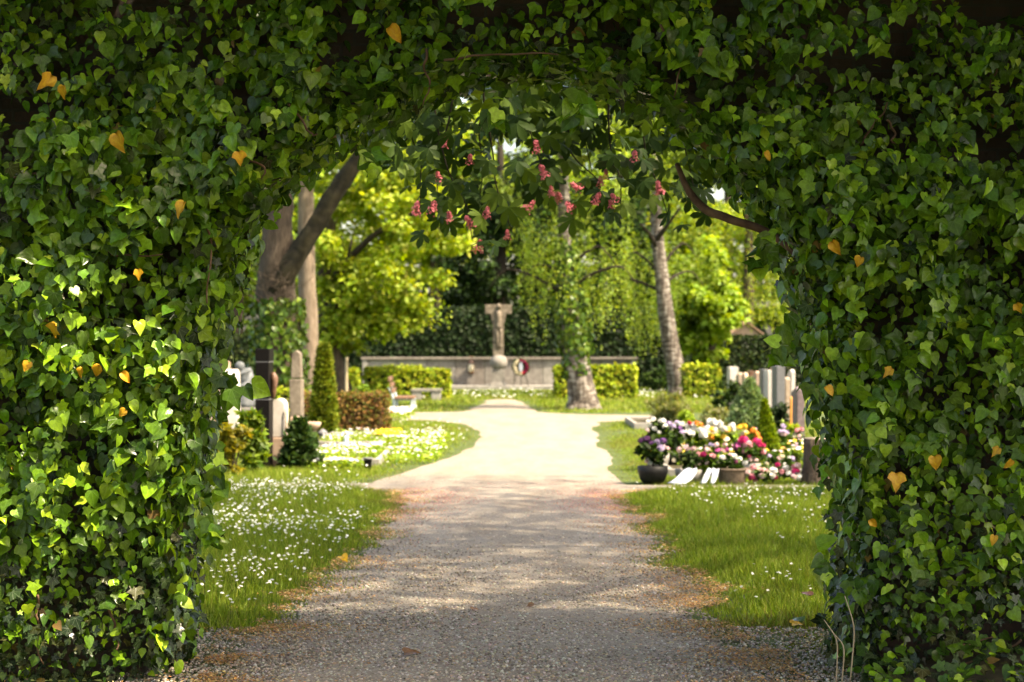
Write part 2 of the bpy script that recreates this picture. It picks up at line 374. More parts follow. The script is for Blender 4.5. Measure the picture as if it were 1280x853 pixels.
def smooth_path(pts, n=14):
    pts = np.array(pts, float); t = np.linspace(0, 1, len(pts)); q = np.linspace(0, 1, n); 
    out = np.stack([np.interp(q, t, pts[:, k]) for k in range(3)], 1)
    for _ in range(2): out[1:-1] = (out[:-2]+2*out[1:-1]+out[2:])/4
    return out
def join(parts):
    V = []; F = []; o = 0
    for v, f in parts:
        V.append(v); F.append(np.asarray(f)+o); o += len(v)
    return np.concatenate(V), np.concatenate(F)
def tube(name, pts, rad, mat, parent=None, seg=8, wob=0.0, n=None):
    p = smooth_path(pts, n or max(6, 4*len(pts))) if len(pts) > 2 or n else np.array(pts, float)
    if np.ndim(rad): rad = np.interp(np.linspace(0, 1, len(p)), np.linspace(0, 1, len(rad)), rad)
    V, F = tube_arr(p, rad, seg, wob)
    return fast(name, V, F, mat, parent, smooth=True)
def lathe_arr(prof, c, seg=24, ribs=None):
    V = []; F = []; m = len(prof)
    for i, (r_, z) in enumerate(prof):
        for k in range(seg):
            a = 2*math.pi*k/seg; rr = r_*(1+(ribs(a, i) if ribs else 0))
            V.append((c[0]+rr*math.cos(a), c[1]+rr*math.sin(a), c[2]+z))
    for i in range(m-1):
        for k in range(seg):
            a = i*seg+k; b = i*seg+(k+1) % seg; F += [(a, b, b+seg), (a, b+seg, a+seg)]
    return np.array(V), np.array(F)
def lathe(name, prof, c, mat, parent=None, seg=24, ribs=None):
    V, F = lathe_arr(prof, c, seg, ribs); return fast(name, V, F, mat, parent, smooth=True)
def bbox(name, lo, hi, mat, parent=None, bev=0.01, seg=2, jit=0.0):
    bm = bmesh.new(); bmesh.ops.create_cube(bm, size=1)
    lo = np.array(lo, float); hi = np.array(hi, float); c = (lo+hi)/2; s = hi-lo
    for v in bm.verts: v.co = Vector((v.co.x*s[0]+c[0], v.co.y*s[1]+c[1], v.co.z*s[2]+c[2]))
    if bev: bmesh.ops.bevel(bm, geom=bm.edges[:], offset=min(bev, min(s)*0.45), segments=seg, affect='EDGES', profile=0.6)
    off = Vector(parent.location) if parent is not None else Vector((0, 0, 0))
    for v in bm.verts: v.co -= off; v.co += Vector((random.uniform(-jit, jit), random.uniform(-jit, jit), random.uniform(-jit, jit)))
    me = bpy.data.meshes.new(name); bm.to_mesh(me); bm.free()
    me.materials.append(MAT[mat]); return link(bpy.data.objects.new(name, me), parent)
def prism(name, poly, y0, y1, mat, parent=None, axis='y', bev=0.0):
    """a polygon in x-z (or, axis='x', in y-z) pushed through from y0 to y1"""
    bm = bmesh.new(); off = Vector(parent.location) if parent is not None else Vector((0, 0, 0))
    f = lambda a, b, d: Vector((a, d, b))-off if axis == 'y' else Vector((d, a, b))-off
    A = [bm.verts.new(f(a, b, y0)) for a, b in poly]; B = [bm.verts.new(f(a, b, y1)) for a, b in poly]
    bm.faces.new(A); bm.faces.new(B[::-1])
    for i in range(len(poly)):
        j = (i+1) % len(poly); bm.faces.new((A[j], A[i], B[i], B[j]))
    bmesh.ops.recalc_face_normals(bm, faces=bm.faces[:])
    if bev: bmesh.ops.bevel(bm, geom=[e for e in bm.edges if e.calc_face_angle(0) > 0.5], offset=bev, segments=2, affect='EDGES')
    bmesh.ops.triangulate(bm, faces=[f_ for f_ in bm.faces if len(f_.verts) > 4])
    me = bpy.data.meshes.new(name); bm.to_mesh(me); bm.free(); me.materials.append(MAT[mat])
    return link(bpy.data.objects.new(name, me), parent)

# ------------------------------------------------------------------ the path's outline
LE = [(-20, -1.3), (8.0, -1.25), (8.6, -1.22), (9.2, -1.14), (17.2, -1.09), (17.55, -1.5), (17.65, -7), (18.0, -7), (18.1, -1.5), (20, -1.25), (22, -0.85), (24.6, -0.6), (29, -0.6),
      (32, -0.95), (33.6, -1.6), (34.4, -6), (36.4, -7), (37.0, -1.5), (38.2, -0.98), (41, -0.85), (45.5, -0.6)]
RE = [(-20, 1.25), (8.0, 1.2), (8.8, 1.12), (9.4, 1.06), (16.8, 1.0), (17.45, 1.3), (17.6, 6.5), (17.85, 6.5), (17.95, 1.3), (20, 1.2), (24.6, 1.3), (30, 1.42), (32.8, 1.6), (34, 3.4), (35.6, 3.6), (36.4, 1.4), (37.6, 0.6), (41, 0.45), (45.5, 0.1)]
def edges(y):
    a = np.interp(y, *zip(*LE)); b = np.interp(y, *zip(*RE))
    hf = np.where(y < 17, 0.16, 0.03); lf = np.where(y < 17, 0.42, 0.3); fq = np.where(y < 17, 1.3, 0.6)
    n1 = (fbm(y*fq, y*0+3, 5)-0.5)*lf+(fbm(y*6, y*0+3, 8)-0.5)*hf; n2 = (fbm(y*fq, y*0+9, 6)-0.5)*lf+(fbm(y*6, y*0+3, 9)-0.5)*hf
    return a+n1, b+n2
def path_dist(x, y):          # > 0 outside the path
    a, b = edges(y)
    d = np.maximum(a-x, x-b)
    return np.where((y < 45.5) & (y > -20), d, 1.0)

V = np.array([(-300, -150, 0), (300, -150, 0), (300, 500, 0), (-300, 500, 0.)]); 
# the ground sheet is a fine grid near the viewer and coarse far out
def ground():
    xs = np.concatenate([[-300, -120, -50, -25], np.arange(-15, 15.01, 0.5), [25, 50, 120, 300]])
    ys = np.concatenate([[-200, -60, -20], np.arange(-4, 62.01, 0.5), [70, 90, 130, 250, 500]])
    X, Y = np.meshgrid(xs, ys)
    Z = (fbm(X*0.7, Y*0.7, 3)-0.5)*0.05*(path_dist(X, Y) > 0.5)
    Z = Z*(np.abs(X) < 15)-0.006
    # low bank of earth against the foot of the right pillar
    V = np.stack([X, Y, Z], -1).reshape(-1, 3)
    nx = len(xs); i = np.arange(len(ys)-1)[:, None]*nx+np.arange(nx-1)[None]
    F = np.stack([i, i+1, i+nx+1, i+nx], -1).reshape(-1, 4)
    return V, F
V, F = ground()
tag(fast('ground', V, F, 'turf', smooth=True), kind='structure')
ys = np.arange(-19.9, 45.5, 0.06); a, b = edges(ys)
cols_ = 9
t = np.linspace(0, 1, cols_)
PX = a[:, None]+(b-a)[:, None]*t; PY = np.repeat(ys[:, None], cols_, 1)
PZ = 0.006+0.02*np.sin(np.pi*t)[None]*np.ones_like(PX)+(fbm(PX*2, PY*2, 11)-0.5)*0.012
PZ[:, 0] = PZ[:, -1] = -0.004
V = np.stack([PX, PY, PZ], -1).reshape(-1, 3); i = np.arange(len(ys)-1)[:, None]*cols_+np.arange(cols_-1)[None]
F = np.stack([i, i+1, i+cols_+1, i+cols_], -1).reshape(-1, 4)
tag(fast('gravel_path', V, F, 'gravel', smooth=True), kind='structure')
def gz(x, y): return 0.012

# bare trodden earth beside the arch
# ------------------------------------------------------------------ the ivy archway
AD = 7.43                     # distance of its ivy face
K = FPX/AD
curve_px = [(236, 868), (250, 780), (256, 700), (270, 600), (279, 520), (290, 440), (306, 370), (322, 312), (355, 262), (420, 218), (470, 190), (520, 160), (570, 138), (640, 126),
            (720, 132), (785, 150), (845, 185), (893, 232), (938, 278), (967, 335), (987, 400), (1004, 480), (1016, 550), (1033, 620), (1043, 700), (1034, 770), (1032, 868)]
curve = np.array([((px-640)/K, EYE-(py-430)/K) for px, py in curve_px]); curve[0, 1] = curve[-1, 1] = -0.05
cc = np.array([0, 1.2])
arch = thing('ivy_archway', 'dark ivy-clad masonry archway framing the gravel path in the foreground', 'archway', (0, AD+0.3, 0))
def offset_curve(c, d):
    T = np.gradient(c, axis=0); T = norm(T); Nn = np.stack([-T[:, 1], T[:, 0]], 1)   # points away from the opening
    return c+Nn*d
def resample(c, n):
    s = np.concatenate([[0], np.cumsum(np.linalg.norm(np.diff(c, axis=0), axis=1))]); q = np.linspace(0, s[-1], n)
    return np.stack([np.interp(q, s, c[:, 0]), np.interp(q, s, c[:, 1])], 1)
cv = resample(curve, 70)
for _ in range(2): cv[1:-1] = (cv[:-2]+2*cv[1:-1]+cv[2:])/4
cv = offset_curve(cv, 0.165); cv[:, 1] += 0.05*np.clip((cv[:, 1]-1.9)/0.6, 0, 1); cv[0, 1] = cv[-1, 1] = -0.05
oc = offset_curve(cv, 0.10); oc[0, 1] = oc[-1, 1] = -0.05
AW, AH = 3.5, 4.0
poly = [(-AW, -0.05), (-AW, AH), (AW, AH), (AW, -0.05)]+[tuple(p) for p in oc[::-1]]
prism('masonry_core', poly, AD+0.31, AD+0.75, 'brick', arch)
def opening_dist(x, z):       # signed distance to the opening's edge, > 0 on the ivy
    p = np.stack([x, z], -1); dmin = np.full(len(p), 9.0)
    for i in range(len(cv)-1):
        a_, b_ = cv[i], cv[i+1]; ab = b_-a_; t_ = np.clip(((p-a_)@ab)/(ab@ab), 0, 1)
        dmin = np.minimum(dmin, np.linalg.norm(p-(a_+t_[:, None]*ab), axis=1))
    zz = np.interp(x, cv[:, 0], cv[:, 1]); xl = np.interp(z, cv[:35, 1], cv[:35, 0]); xr = np.interp(-z, -cv[35:, 1], cv[35:, 0])
    inside = (x > cv[:, 0].min()) & (x < cv[:, 0].max()) & (z < cv[:, 1].max()) & (x > xl) & (x < xr)
    return np.where(inside, -dmin, dmin)
# colours of the ivy
C_MAT = [(0.070, 0.148, 0.008), (0.100, 0.192, 0.010), (0.040, 0.090, 0.008), (0.14, 0.235, 0.014), (0.060, 0.12, 0.014), (0.030, 0.066, 0.009)]
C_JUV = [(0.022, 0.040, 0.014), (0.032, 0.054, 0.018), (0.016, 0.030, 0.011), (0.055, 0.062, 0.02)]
C_NEW = [(0.19, 0.31, 0.016), (0.24, 0.35, 0.03)]
SHOW = []                     # candidates for leaves that become parts of their own
LV = {k: [[], [], [], [], []] for k in range(4)}     # template -> P, N, T, S, (C, vein)
def ivy_layer(x, z, y, nrm, size, tipspread, juv, dark, out_layer):
    n = len(x); r = rng
    Pp = np.stack([x, y, z], -1)
    Nn = norm(nrm+r.normal(0, 0.5, (n, 3))+np.array([0, 0, 0.3]))
    ang = r.normal(0, tipspread, n); Tt = np.stack([np.sin(ang), np.zeros(n), -np.cos(ang)], -1)+r.normal(0, 0.12, (n, 3))
    isj = r.random(n) < juv
    isnew = (~isj) & (r.random(n) < 0.10)
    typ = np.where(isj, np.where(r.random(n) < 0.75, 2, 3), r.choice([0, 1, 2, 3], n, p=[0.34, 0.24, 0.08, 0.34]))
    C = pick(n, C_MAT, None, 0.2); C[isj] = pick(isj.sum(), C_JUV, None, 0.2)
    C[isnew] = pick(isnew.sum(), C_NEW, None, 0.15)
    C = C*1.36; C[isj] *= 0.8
    dead = (r.random(n) < 0.008) & (size < 0.06); C[dead] = pick(dead.sum(), [(0.16, 0.10, 0.03), (0.24, 0.16, 0.03)], None, 0.2)
    S = size*np.where(isnew, 0.75, 1)*np.where(isj, 0.95, 1)
    vn = np.where(isj, 1.0, 0.45)
    if out_layer is not None:
        px = 640+x*FPX/y; py = 430-(z-EYE)*FPX/y
        cand = out_layer & (S > 0.055) & (px > 5) & (px < 1275) & (py > 5) & (py < 848) & (~dead)
        idx = np.where(cand)[0]
        for i_ in idx: SHOW.append((S[i_], Pp[i_], Nn[i_], Tt[i_], typ[i_], C[i_], vn[i_]))
        keep = ~cand
    else: keep = np.ones(n, bool)
    for k in range(4):
        s_ = keep & (typ == k); L = LV[k]
        for lst, arr in zip(L, (Pp[s_], Nn[s_], Tt[s_], S[s_], np.concatenate([C[s_], vn[s_][:, None]], 1))): lst.append(arr)
def grid_pts(x0, x1, z0, z1, sp):
    X, Z = np.meshgrid(np.arange(x0, x1, sp), np.arange(z0, z1, sp)); n = X.size
    return X.ravel()+rng.uniform(-.6, .6, n)*sp, Z.ravel()+rng.uniform(-.6, .6, n)*sp
def bulge(x, z): return 0.30*(fbm(x*1.7+3, z*1.7+8, 21, 3)-0.40)+0.22*(fbm(x*5.5, z*5.5, 25, 2)-0.5)
for lay, (sp, dep, smin, smax) in enumerate([(0.038, -0.13, 0.036, 0.064), (0.037, -0.02, 0.03, 0.068), (0.035, 0.09, 0.028, 0.082)]):
    x, z = grid_pts(-AW-0.05, AW+0.05, 0.0, AH+0.1, sp)
    od = opening_dist(x, z); cl = fbm(x*4.2, z*4.2, 31+lay, 3)
    keep = (od > 0.0) & (z > 0.01)
    top = np.clip((z-1.9)/1.2, 0, 1)
    # patchy cover: upper layers grow in tufts, sparser under the crown of the arch
    if lay == 0: keep &= (cl > 0.24+0.16*top)
    if lay == 1: keep &= (cl > 0.36+0.14*top)
    if lay == 2: keep &= (cl > 0.46+0.06*top) & (z > 0.22)
    bare = (x > 1.75) & (z < 0.28+0.25*fbm(x*3, z*0+1, 77))
    keep &= ~(bare & (rng.random(len(x)) < 0.2))
    x, z, od = x[keep], z[keep], od[keep]
    low = np.clip((0.85-z)/0.6, 0, 1)
    edge = np.clip(1-od/0.16, 0, 1)
    y = AD+0.10-(dep+bulge(x, z))*(1-0.55*low)*(1-0.3*edge)+0.16*edge**2+rng.normal(0, 0.012, len(x))
    y = np.minimum(y, AD+0.30)
    # outward normal bends into the opening near its edge
    nx_ = np.zeros((len(x), 3)); nx_[:, 1] = -1
    toc = norm(np.stack([-x, np.zeros(len(x)), 1.2-z], -1)); nx_ = norm(nx_+toc*edge[:, None]*0.8)
    size = rng.uniform(smin, smax, len(x))*(1-0.25*low)*(0.9+0.25*fbm(x*1.3, z*1.3, 41))
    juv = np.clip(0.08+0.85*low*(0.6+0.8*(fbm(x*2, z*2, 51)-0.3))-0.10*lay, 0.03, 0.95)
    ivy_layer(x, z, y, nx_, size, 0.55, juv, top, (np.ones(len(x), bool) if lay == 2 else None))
# leaves round the reveal of the opening, and on back and top
s_n = 4200
i = rng.uniform(0, len(cv)-1.001, s_n); i0 = i.astype(int); fr = (i-i0)[:, None]
pc = cv[i0]*(1-fr)+cv[i0+1]*fr; T2 = norm(cv[i0+1]-cv[i0]); inn = np.stack([T2[:, 1], -T2[:, 0]], 1)
yy = rng.uniform(AD+0.05, AD+0.85, s_n); off = rng.uniform(-0.10, 0.05, s_n)*(1-0.3*(pc[:, 1] > 2.2))
pc = pc+inn*off[:, None]
k_ = (pc[:, 1] > 0.02)
ivy_layer(pc[k_, 0], pc[k_, 1], yy[k_], np.stack([inn[k_, 0], np.full(k_.sum(), -0.35), inn[k_, 1]], 1), rng.uniform(0.045, 0.08, k_.sum()), 0.6, np.clip(0.9-pc[k_, 1], 0.05, 0.8), 0, None)
x, z = grid_pts(-AW, AW, 0.0, AH, 0.09); od = opening_dist(x, z); kk = od > 0.06; x, z = x[kk], z[kk]
ivy_layer(x, z, AD+0.80+rng.uniform(0, 0.12, len(x)), np.tile([0, 1.0, 0], (len(x), 1)), rng.uniform(0.09, 0.13, len(x)), 0.6, np.full(len(x), 0.1), 0, None)
x, yv = grid_pts(-AW, AW, AD, AD+0.9, 0.08)
ivy_layer(x, np.full(len(x), AH)+rng.uniform(0, 0.15, len(x)), yv, np.tile([0, 0, 1.0], (len(x), 1)), rng.uniform(0.09, 0.13, len(x)), 1.5, np.full(len(x), 0.1), 0, None)
n = 420; x = rng.uniform(1.5, 3.4, n); yv = rng.uniform(6.95, 7.5, n)
ivy_layer(x, 0.05+0.16*np.clip((yv-7.0)/.6, 0, 1)*np.clip((x-1.5)/.4, 0, 1)+rng.uniform(0, .06, n), yv, np.tile([0, -.6, .8], (n, 1)), rng.uniform(.04, .07, n), 1.2, np.full(n, .45), 0, None)
# a few shoots that stand out of the outline into the opening
for (sx, sz, ex, ez) in [P(270, 465, AD)[[0, 2]].tolist()+P(300, 500, AD)[[0, 2]].tolist(), P(262, 575, AD)[[0, 2]].tolist()+P(276, 620, AD)[[0, 2]].tolist(), P(262, 650, AD)[[0, 2]].tolist()+P(268, 682, AD)[[0, 2]].tolist(),
                         P(455, 190, AD)[[0, 2]].tolist()+P(475, 215, AD)[[0, 2]].tolist(), P(985, 395, AD)[[0, 2]].tolist()+P(975, 455, AD)[[0, 2]].tolist(), P(615, 120, AD)[[0, 2]].tolist()+P(625, 150, AD)[[0, 2]].tolist(),
                         P(720, 110, AD)[[0, 2]].tolist()+P(722, 150, AD)[[0, 2]].tolist(), P(1035, 690, AD)[[0, 2]].tolist()+P(1030, 715, AD)[[0, 2]].tolist(), P(960, 290, AD)[[0, 2]].tolist()+P(955, 330, AD)[[0, 2]].tolist()]:
    n = 9; tt = rng.uniform(0, 1, n)
    ivy_layer(sx+(ex-sx)*tt+rng.normal(0, 0.02, n), sz+(ez-sz)*tt+rng.normal(0, 0.02, n), np.full(n, AD+0.1)+rng.normal(0, 0.03, n), np.tile([0, -1.0, 0.1], (n, 1)), rng.uniform(0.07, 0.1, n), 0.6, np.full(n, 0.0), 0, None)
SHOW.sort(key=lambda q: -q[0]*(0.8+0.4*rng.random()))
for q in SHOW[270:]:
    L = LV[q[4]]
    for lst, v in zip(L, (q[1][None], q[2][None], q[3][None], np.array([q[0]]), np.append(q[5], q[6])[None])): lst.append(v)
VV = []; FF = []; CC = []; UU = []; VE = []; o_ = 0
for k in range(4):
    Pp, Nn, Tt, S, C = [np.concatenate(q) for q in LV[k]]
    Sx = np.stack([S*rng.uniform(0.85, 1.15, len(S)), S, S*rng.uniform(0.2, 1.7, len(S))], 1)
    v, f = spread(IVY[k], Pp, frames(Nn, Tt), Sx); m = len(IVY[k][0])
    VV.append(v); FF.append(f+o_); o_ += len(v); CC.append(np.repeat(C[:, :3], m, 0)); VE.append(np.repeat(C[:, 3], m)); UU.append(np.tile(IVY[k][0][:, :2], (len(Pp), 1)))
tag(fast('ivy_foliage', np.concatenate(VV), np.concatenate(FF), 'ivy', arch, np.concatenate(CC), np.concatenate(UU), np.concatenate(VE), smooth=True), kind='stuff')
LEAFMESH = {}
def leaf_obj(name, parent, p, n_, t_, s, typ, c, vn):
    key = (typ, tuple(np.round(np.array(c)*40).astype(int)), round(float(vn), 1))
    if key not in LEAFMESH:
        tv, tf = IVYHI[typ]; m = len(tv); base = IVYHI[typ]
        ob = fast(name, tv, tf, 'ivy', None, np.tile(np.asarray(c)[None], (m, 1)), tv[:, :2], np.full(m, vn), True)
        LEAFMESH[key] = ob.data; ob.parent = parent
    else:
        ob = link(bpy.data.objects.new(name, LEAFMESH[key]), parent)
    Rm = frames(np.array([n_]), np.array([t_], float))[0]
    from mathutils import Matrix
    M4 = Matrix([[Rm[0][0]*s, Rm[0][1]*s, Rm[0][2]*s, p[0]-parent.location[0]], [Rm[1][0]*s, Rm[1][1]*s, Rm[1][2]*s, p[1]-parent.location[1]],
                 [Rm[2][0]*s, Rm[2][1]*s, Rm[2][2]*s, p[2]-parent.location[2]], [0, 0, 0, 1]])
    ob.matrix_basis = M4; return ob
for q in SHOW[:270]:
    leaf_obj('ivy_leaf', arch, q[1], q[2], q[3], q[0], q[4], q[5], q[6])
for (px, py, s) in [(65, 95, .085), (79, 108, .06), (146, 168, .085), (230, 254, .07), (172, 337, .05), (70, 406, .075), (36, 453, .045), (103, 460, .045), (124, 456, .06), (152, 466, .055), (487, 34, .08),
                    (298, 190, .06), (956, 190, .05), (1040, 302, .065), (1076, 322, .045), (1033, 483, .05), (1115, 461, .055), (1168, 571, .06), (1120, 592, .08), (1243, 670, .045), (1249, 560, .05),
                    (1265, 575, .05), (157, 512, .04), (1270, 380, .05), (1087, 650, .05)]:
    x, z = (px-640)/K, EYE-(py-430)/K
    yv = AD+0.10-(0.13+float(bulge(np.array([x]), np.array([z]))[0]))*(1-0.4*max(0, min(1, (0.85-z)/0.6)))-0.03
    p = np.array([x*yv/AD, yv, EYE+(z-EYE)*yv/AD])
    c = [(0.62, 0.36, 0.015), (0.60, 0.26, 0.02), (0.55, 0.38, 0.03)][random.randrange(3)]
    yl = leaf_obj('yellow_leaf', arch, p, np.array([random.uniform(-.7, .7), -1, random.uniform(-.3, .7)]), np.array([random.uniform(-1.2, 1.2), 0, -1]), s, random.choice([0, 1, 3]), c, 0.3)
    if not yl.data.name.startswith('yellow'): yl.data = yl.data.copy()
    yl.data.materials[0] = MAT['yellow_leaf']; yl.scale = (yl.scale[0]*random.uniform(.75, 1.1), yl.scale[1], yl.scale[2]*random.uniform(.6, 2.4))
# bare stems and twigs in the ivy
tube('ivy_limb', [P(846, 205, 8.0), P(860, 240, 7.95), P(880, 262, 7.9), P(910, 274, 7.85), P(960, 288, 7.8), P(1010, 330, 7.7)], [0.012, 0.017, 0.02, 0.02, 0.018, 0.016], 'stem', arch, 8, 0.08)
for pts in [[(560, 75), (620, 66), (700, 70)], [(528, 62), (535, 100), (530, 130)], [(1075, 185), (1090, 160), (1112, 130)], [(1112, 150), (1118, 172), (1120, 180)], [(150, 178), (160, 195), (172, 215)],
            [(300, 195), (325, 205), (330, 225)], [(365, 130), (385, 165), (395, 170)], [(45, 745), (48, 790), (52, 832)], [(138, 760), (142, 790), (147, 815)], [(1240, 40), (1246, 80), (1238, 110)],
             [(1190, 810), (1215, 805), (1240, 795)], [(1280, 800), (1230, 820), (1180, 838)], [(830, 30), (850, 80), (845, 120)],
            [(95, 300), (140, 320), (200, 318)], [(250, 225), (262, 300), (258, 380)], [(20, 225), (45, 215), (60, 222)]]:
    Pq = []
    for q in range(9):
        t_ = q/8*(len(pts)-1); i_ = min(int(t_), len(pts)-2); f_ = t_-i_
        Pq.append(P(pts[i_][0]*(1-f_)+pts[i_+1][0]*f_+random.uniform(-5, 5), pts[i_][1]*(1-f_)+pts[i_+1][1]*f_+random.uniform(-3, 3), AD+0.02+0.07*random.random()))
    tube('ivy_stem', Pq, [0.006, 0.005, 0.003], 'stem', arch, 6, 0.05, 20)
for a_, b_ in [((1045, 858), (1030, 775)), ((1052, 858), (1040, 790)), ((1062, 858), (1056, 745))]:
    tube('grass_stalk', [P(*a_, AD-0.2), (P(*a_, AD-0.2)+P(*b_, AD-0.25))/2+np.array((0.03, -0.02, 0.06)), P(*b_, AD-0.25)], [0.003, 0.003, 0.0015], 'palewood', arch, 5)

# earth bank with ground ivy at the right foot
def bank(name, x0, x1, y0, y1, h, mat):
    xs_ = np.linspace(x0, x1, 24); ys_ = np.linspace(y0, y1, 12); X, Y = np.meshgrid(xs_, ys_)
    u = (X-x0)/(x1-x0); v = (Y-y0)/(y1-y0)
    Z = h*np.clip(np.sin(np.pi*np.clip(u*1.15, 0, 1))**0.6*v**0.7, 0, 1)*(0.8+0.5*fbm(X*4, Y*4, 61))-0.02
    V = np.stack([X, Y, Z], -1).reshape(-1, 3); i = np.arange(11)[:, None]*24+np.arange(23)[None]
    return fast(name, V, np.stack([i, i+1, i+25, i+24], -1).reshape(-1, 4), mat, smooth=True)
tag(bank('soil_bank', 1.6, 3.6, 7.0, 7.65, 0.16, 'soil'), kind='structure')

# ------------------------------------------------------------------ lawns, daisies, litter, pebbles
def scatter(n, x0, x1, y0, y1):
    return rng.uniform(x0, x1, n), rng.uniform(y0, y1, n)
def in_view(x, y, m=1.25):    # a generous wedge, so a step to the side still finds grass
    return np.abs(x) < 0.30*y*m+1.0
G_NEAR = [(0.17, 0.245, 0.022), (0.22, 0.30, 0.03), (0.125, 0.195, 0.018), (0.28, 0.32, 0.055)]
G_DRY = [(0.22, 0.20, 0.06), (0.17, 0.17, 0.04)]
def blades(name, n, x0, x1, y0, y1, lmin, lmax, wid, tpl, label, cond=None, drycut=0.62, edge=0.12):
    x, y = scatter(n, x0, x1, y0, y1)
    pd = path_dist(x, y); keep = (pd > edge*rng.random(n)-0.02) & in_view(x, y)
    tuft = (fbm(x*2.6, y*2.6, 71) > 0.50) & (pd > -0.30) & (rng.random(n) < 0.35)      # straggling tufts on the path's margin
    keep |= (pd <= 0) & tuft & in_view(x, y)
    if cond is not None: keep &= cond(x, y)
    x, y, pd = x[keep], y[keep], pd[keep]; n = len(x)
    hn = fbm(x*1.1, y*1.1, 73); short = np.clip(pd/0.5, 0.25, 1)
    L = rng.uniform(lmin, lmax, n)*(0.6+0.8*hn)*short
    lean = rng.normal(0, 0.38, (n, 2)); T = np.stack([lean[:, 0], lean[:, 1], np.ones(n)], -1)
    a = rng.uniform(0, 2*np.pi, n); Nn = np.stack([np.cos(a), np.sin(a), rng.normal(0.1, 0.2, n)], -1)
    Nn[:, 1] -= 0.5
    C = pick(n, G_NEAR, None, 0.18); dry = (fbm(x*0.8+4, y*0.8, 75) > drycut) & (rng.random(n) < 0.5) | (rng.random(n) < 0.04)
    dry |= (pd < 0.15) & (rng.random(n) < 0.35)
    C[dry] = pick(dry.sum(), G_DRY, None, 0.2)
    Rm = frames(T.copy(), Nn)                  # build frame with the tip along T
    Tn = norm(T); Nn = Nn-(Nn*Tn).sum(-1, keepdims=True)*Tn; Nn = norm(Nn); Rm = np.stack([np.cross(Tn, Nn), Tn, Nn], -1)
    o = leaves(name, tpl, np.stack([x, y, np.full(n, -0.01)], -1), Rm, np.stack([wid*rng.uniform(0.7, 1.3, n), L, L], -1), C, 'grass', None, None, False)
    return tag(o, label, 'grass', kind='stuff')
blades('grass', 150000, -4.6, -0.7, 8.7, 17.55, 0.05, 0.15, 0.0075, BLADE, 'long green grass of the left foreground lawn', lambda x, y: y > 8.75+0.35*(fbm(x*2, y*0, 91)-0.5)-0.15*(x+1.2))
blades('grass', 140000, 0.7, 4.6, 9.0, 17.4, 0.04, 0.13, 0.0075, BLADE, 'long green grass of the right foreground lawn', lambda x, y: y > 9.0+0.4*(fbm(x*2, y*0, 92)-0.5))
blades('grass', 30000, -3.0, -0.5, 7.7, 9.2, 0.012, 0.035, 0.006, BLADE, 'thin worn grass at the left foot of the arch', lambda x, y: fbm(x*3, y*3, 93) > 0.5, 0.4)
blades('grass', 30000, 0.6, 3.0, 7.7, 9.4, 0.012, 0.04, 0.006, BLADE, 'thin worn grass at the right foot of the arch', lambda x, y: fbm(x*3, y*3, 94) > 0.42, 0.4)
blades('grass', 26000, -7, -0.3, 17.95, 20.4, 0.05, 0.12, 0.010, SPIKE, 'strip of grass beyond the narrow cross path on the left')
blades('grass', 60000, -9, -0.3, 20.4, 33.2, 0.04, 0.09, 0.016, SPIKE, 'sunlit grass beside the grave beds on the left')
blades('grass', 70000, 1.0, 9, 17.9, 33.2, 0.03, 0.07, 0.014, SPIKE, 'thin sunlit grass on the right of the bright path', lambda x, y: fbm(x*2.2, y*1.1, 95) > 0.28, 0.45)
blades('grass', 26000, 1.05, 3.4, 17.95, 27, 0.03, 0.07, 0.012, SPIKE, 'short grass between the bright path and the flower bowls', None, 0.45, 0.25)
blades('grass', 90000, -14, 14, 36.8, 57, 0.05, 0.11, 0.03, SPIKE, 'sunlit grass in front of the memorial wall')

def daisies(name, n, x0, x1, y0, y1, size, hz, label, dens, c=(0.8, 0.8, 0.76)):
    x, y = scatter(n, x0, x1, y0, y1); keep = (path_dist(x, y) > 0.12) & (dens(x, y) > rng.random(n))
    x, y = x[keep], y[keep]; n = len(x); h = rng.uniform(*hz, n)
    Nn = norm(np.stack([rng.normal(0, 0.35, n), rng.normal(-0.35, 0.35, n), np.ones(n)], -1))
    S = size*rng.uniform(0.7, 1.2, n)
    v1, f1 = spread(FLOWER, np.stack([x, y, h], -1), frames(Nn, unit(n)), S)
    c1 = np.repeat(np.clip(np.array(c)*(1+rng.normal(0, 0.06, (n, 1))), 0, 0.88), len(FLOWER[0]), 0)
    # short thin stems
    T = np.tile([0, 0, 1.0], (n, 1)); Rm = np.stack([np.tile([1.0, 0, 0], (n, 1)), T, np.tile([0, -1.0, 0], (n, 1))], -1)
    v2, f2 = spread(SPIKE, np.stack([x, y, np.zeros(n)], -1), Rm, np.stack([np.full(n, 0.004), h, h*0], -1))
    c2 = np.tile([[0.07, 0.13, 0.02]], (len(v2), 1))
    V, F = join([(v1, f1), (v2, f2)])
    return tag(fast(name, V, F, 'petal', None, np.concatenate([c1, c2])), label, 'flowers', kind='stuff')
daisies('daisies', 5200, -4.2, -1.0, 9.0, 17.3, 0.0115, (0.08, 0.17), 'white daisies scattered through the left foreground lawn',
        lambda x, y: np.clip((fbm(x*0.9, y*0.6, 101)-0.36)*3.2, 0, 1)*np.clip((-0.9-x)/0.9, 0, 1)*np.clip((y-8.8)/2, 0.12, 1))
daisies('daisies', 2600, 1.0, 4.2, 9.0, 17.0, 0.011, (0.06, 0.14), 'white daisies scattered through the right foreground lawn',
        lambda x, y: np.clip((fbm(x*0.9+7, y*0.6, 102)-0.42)*3, 0, 1)*np.clip((x-1.05)/1.0, 0, 1)*np.clip((y-9)/2, 0.1, 1))
daisies('daisies', 900, -6, -0.6, 18.4, 33, 0.018, (0.05, 0.1), 'white daisies in the sunlit grass beyond the cross path', lambda x, y: x*0+0.45)
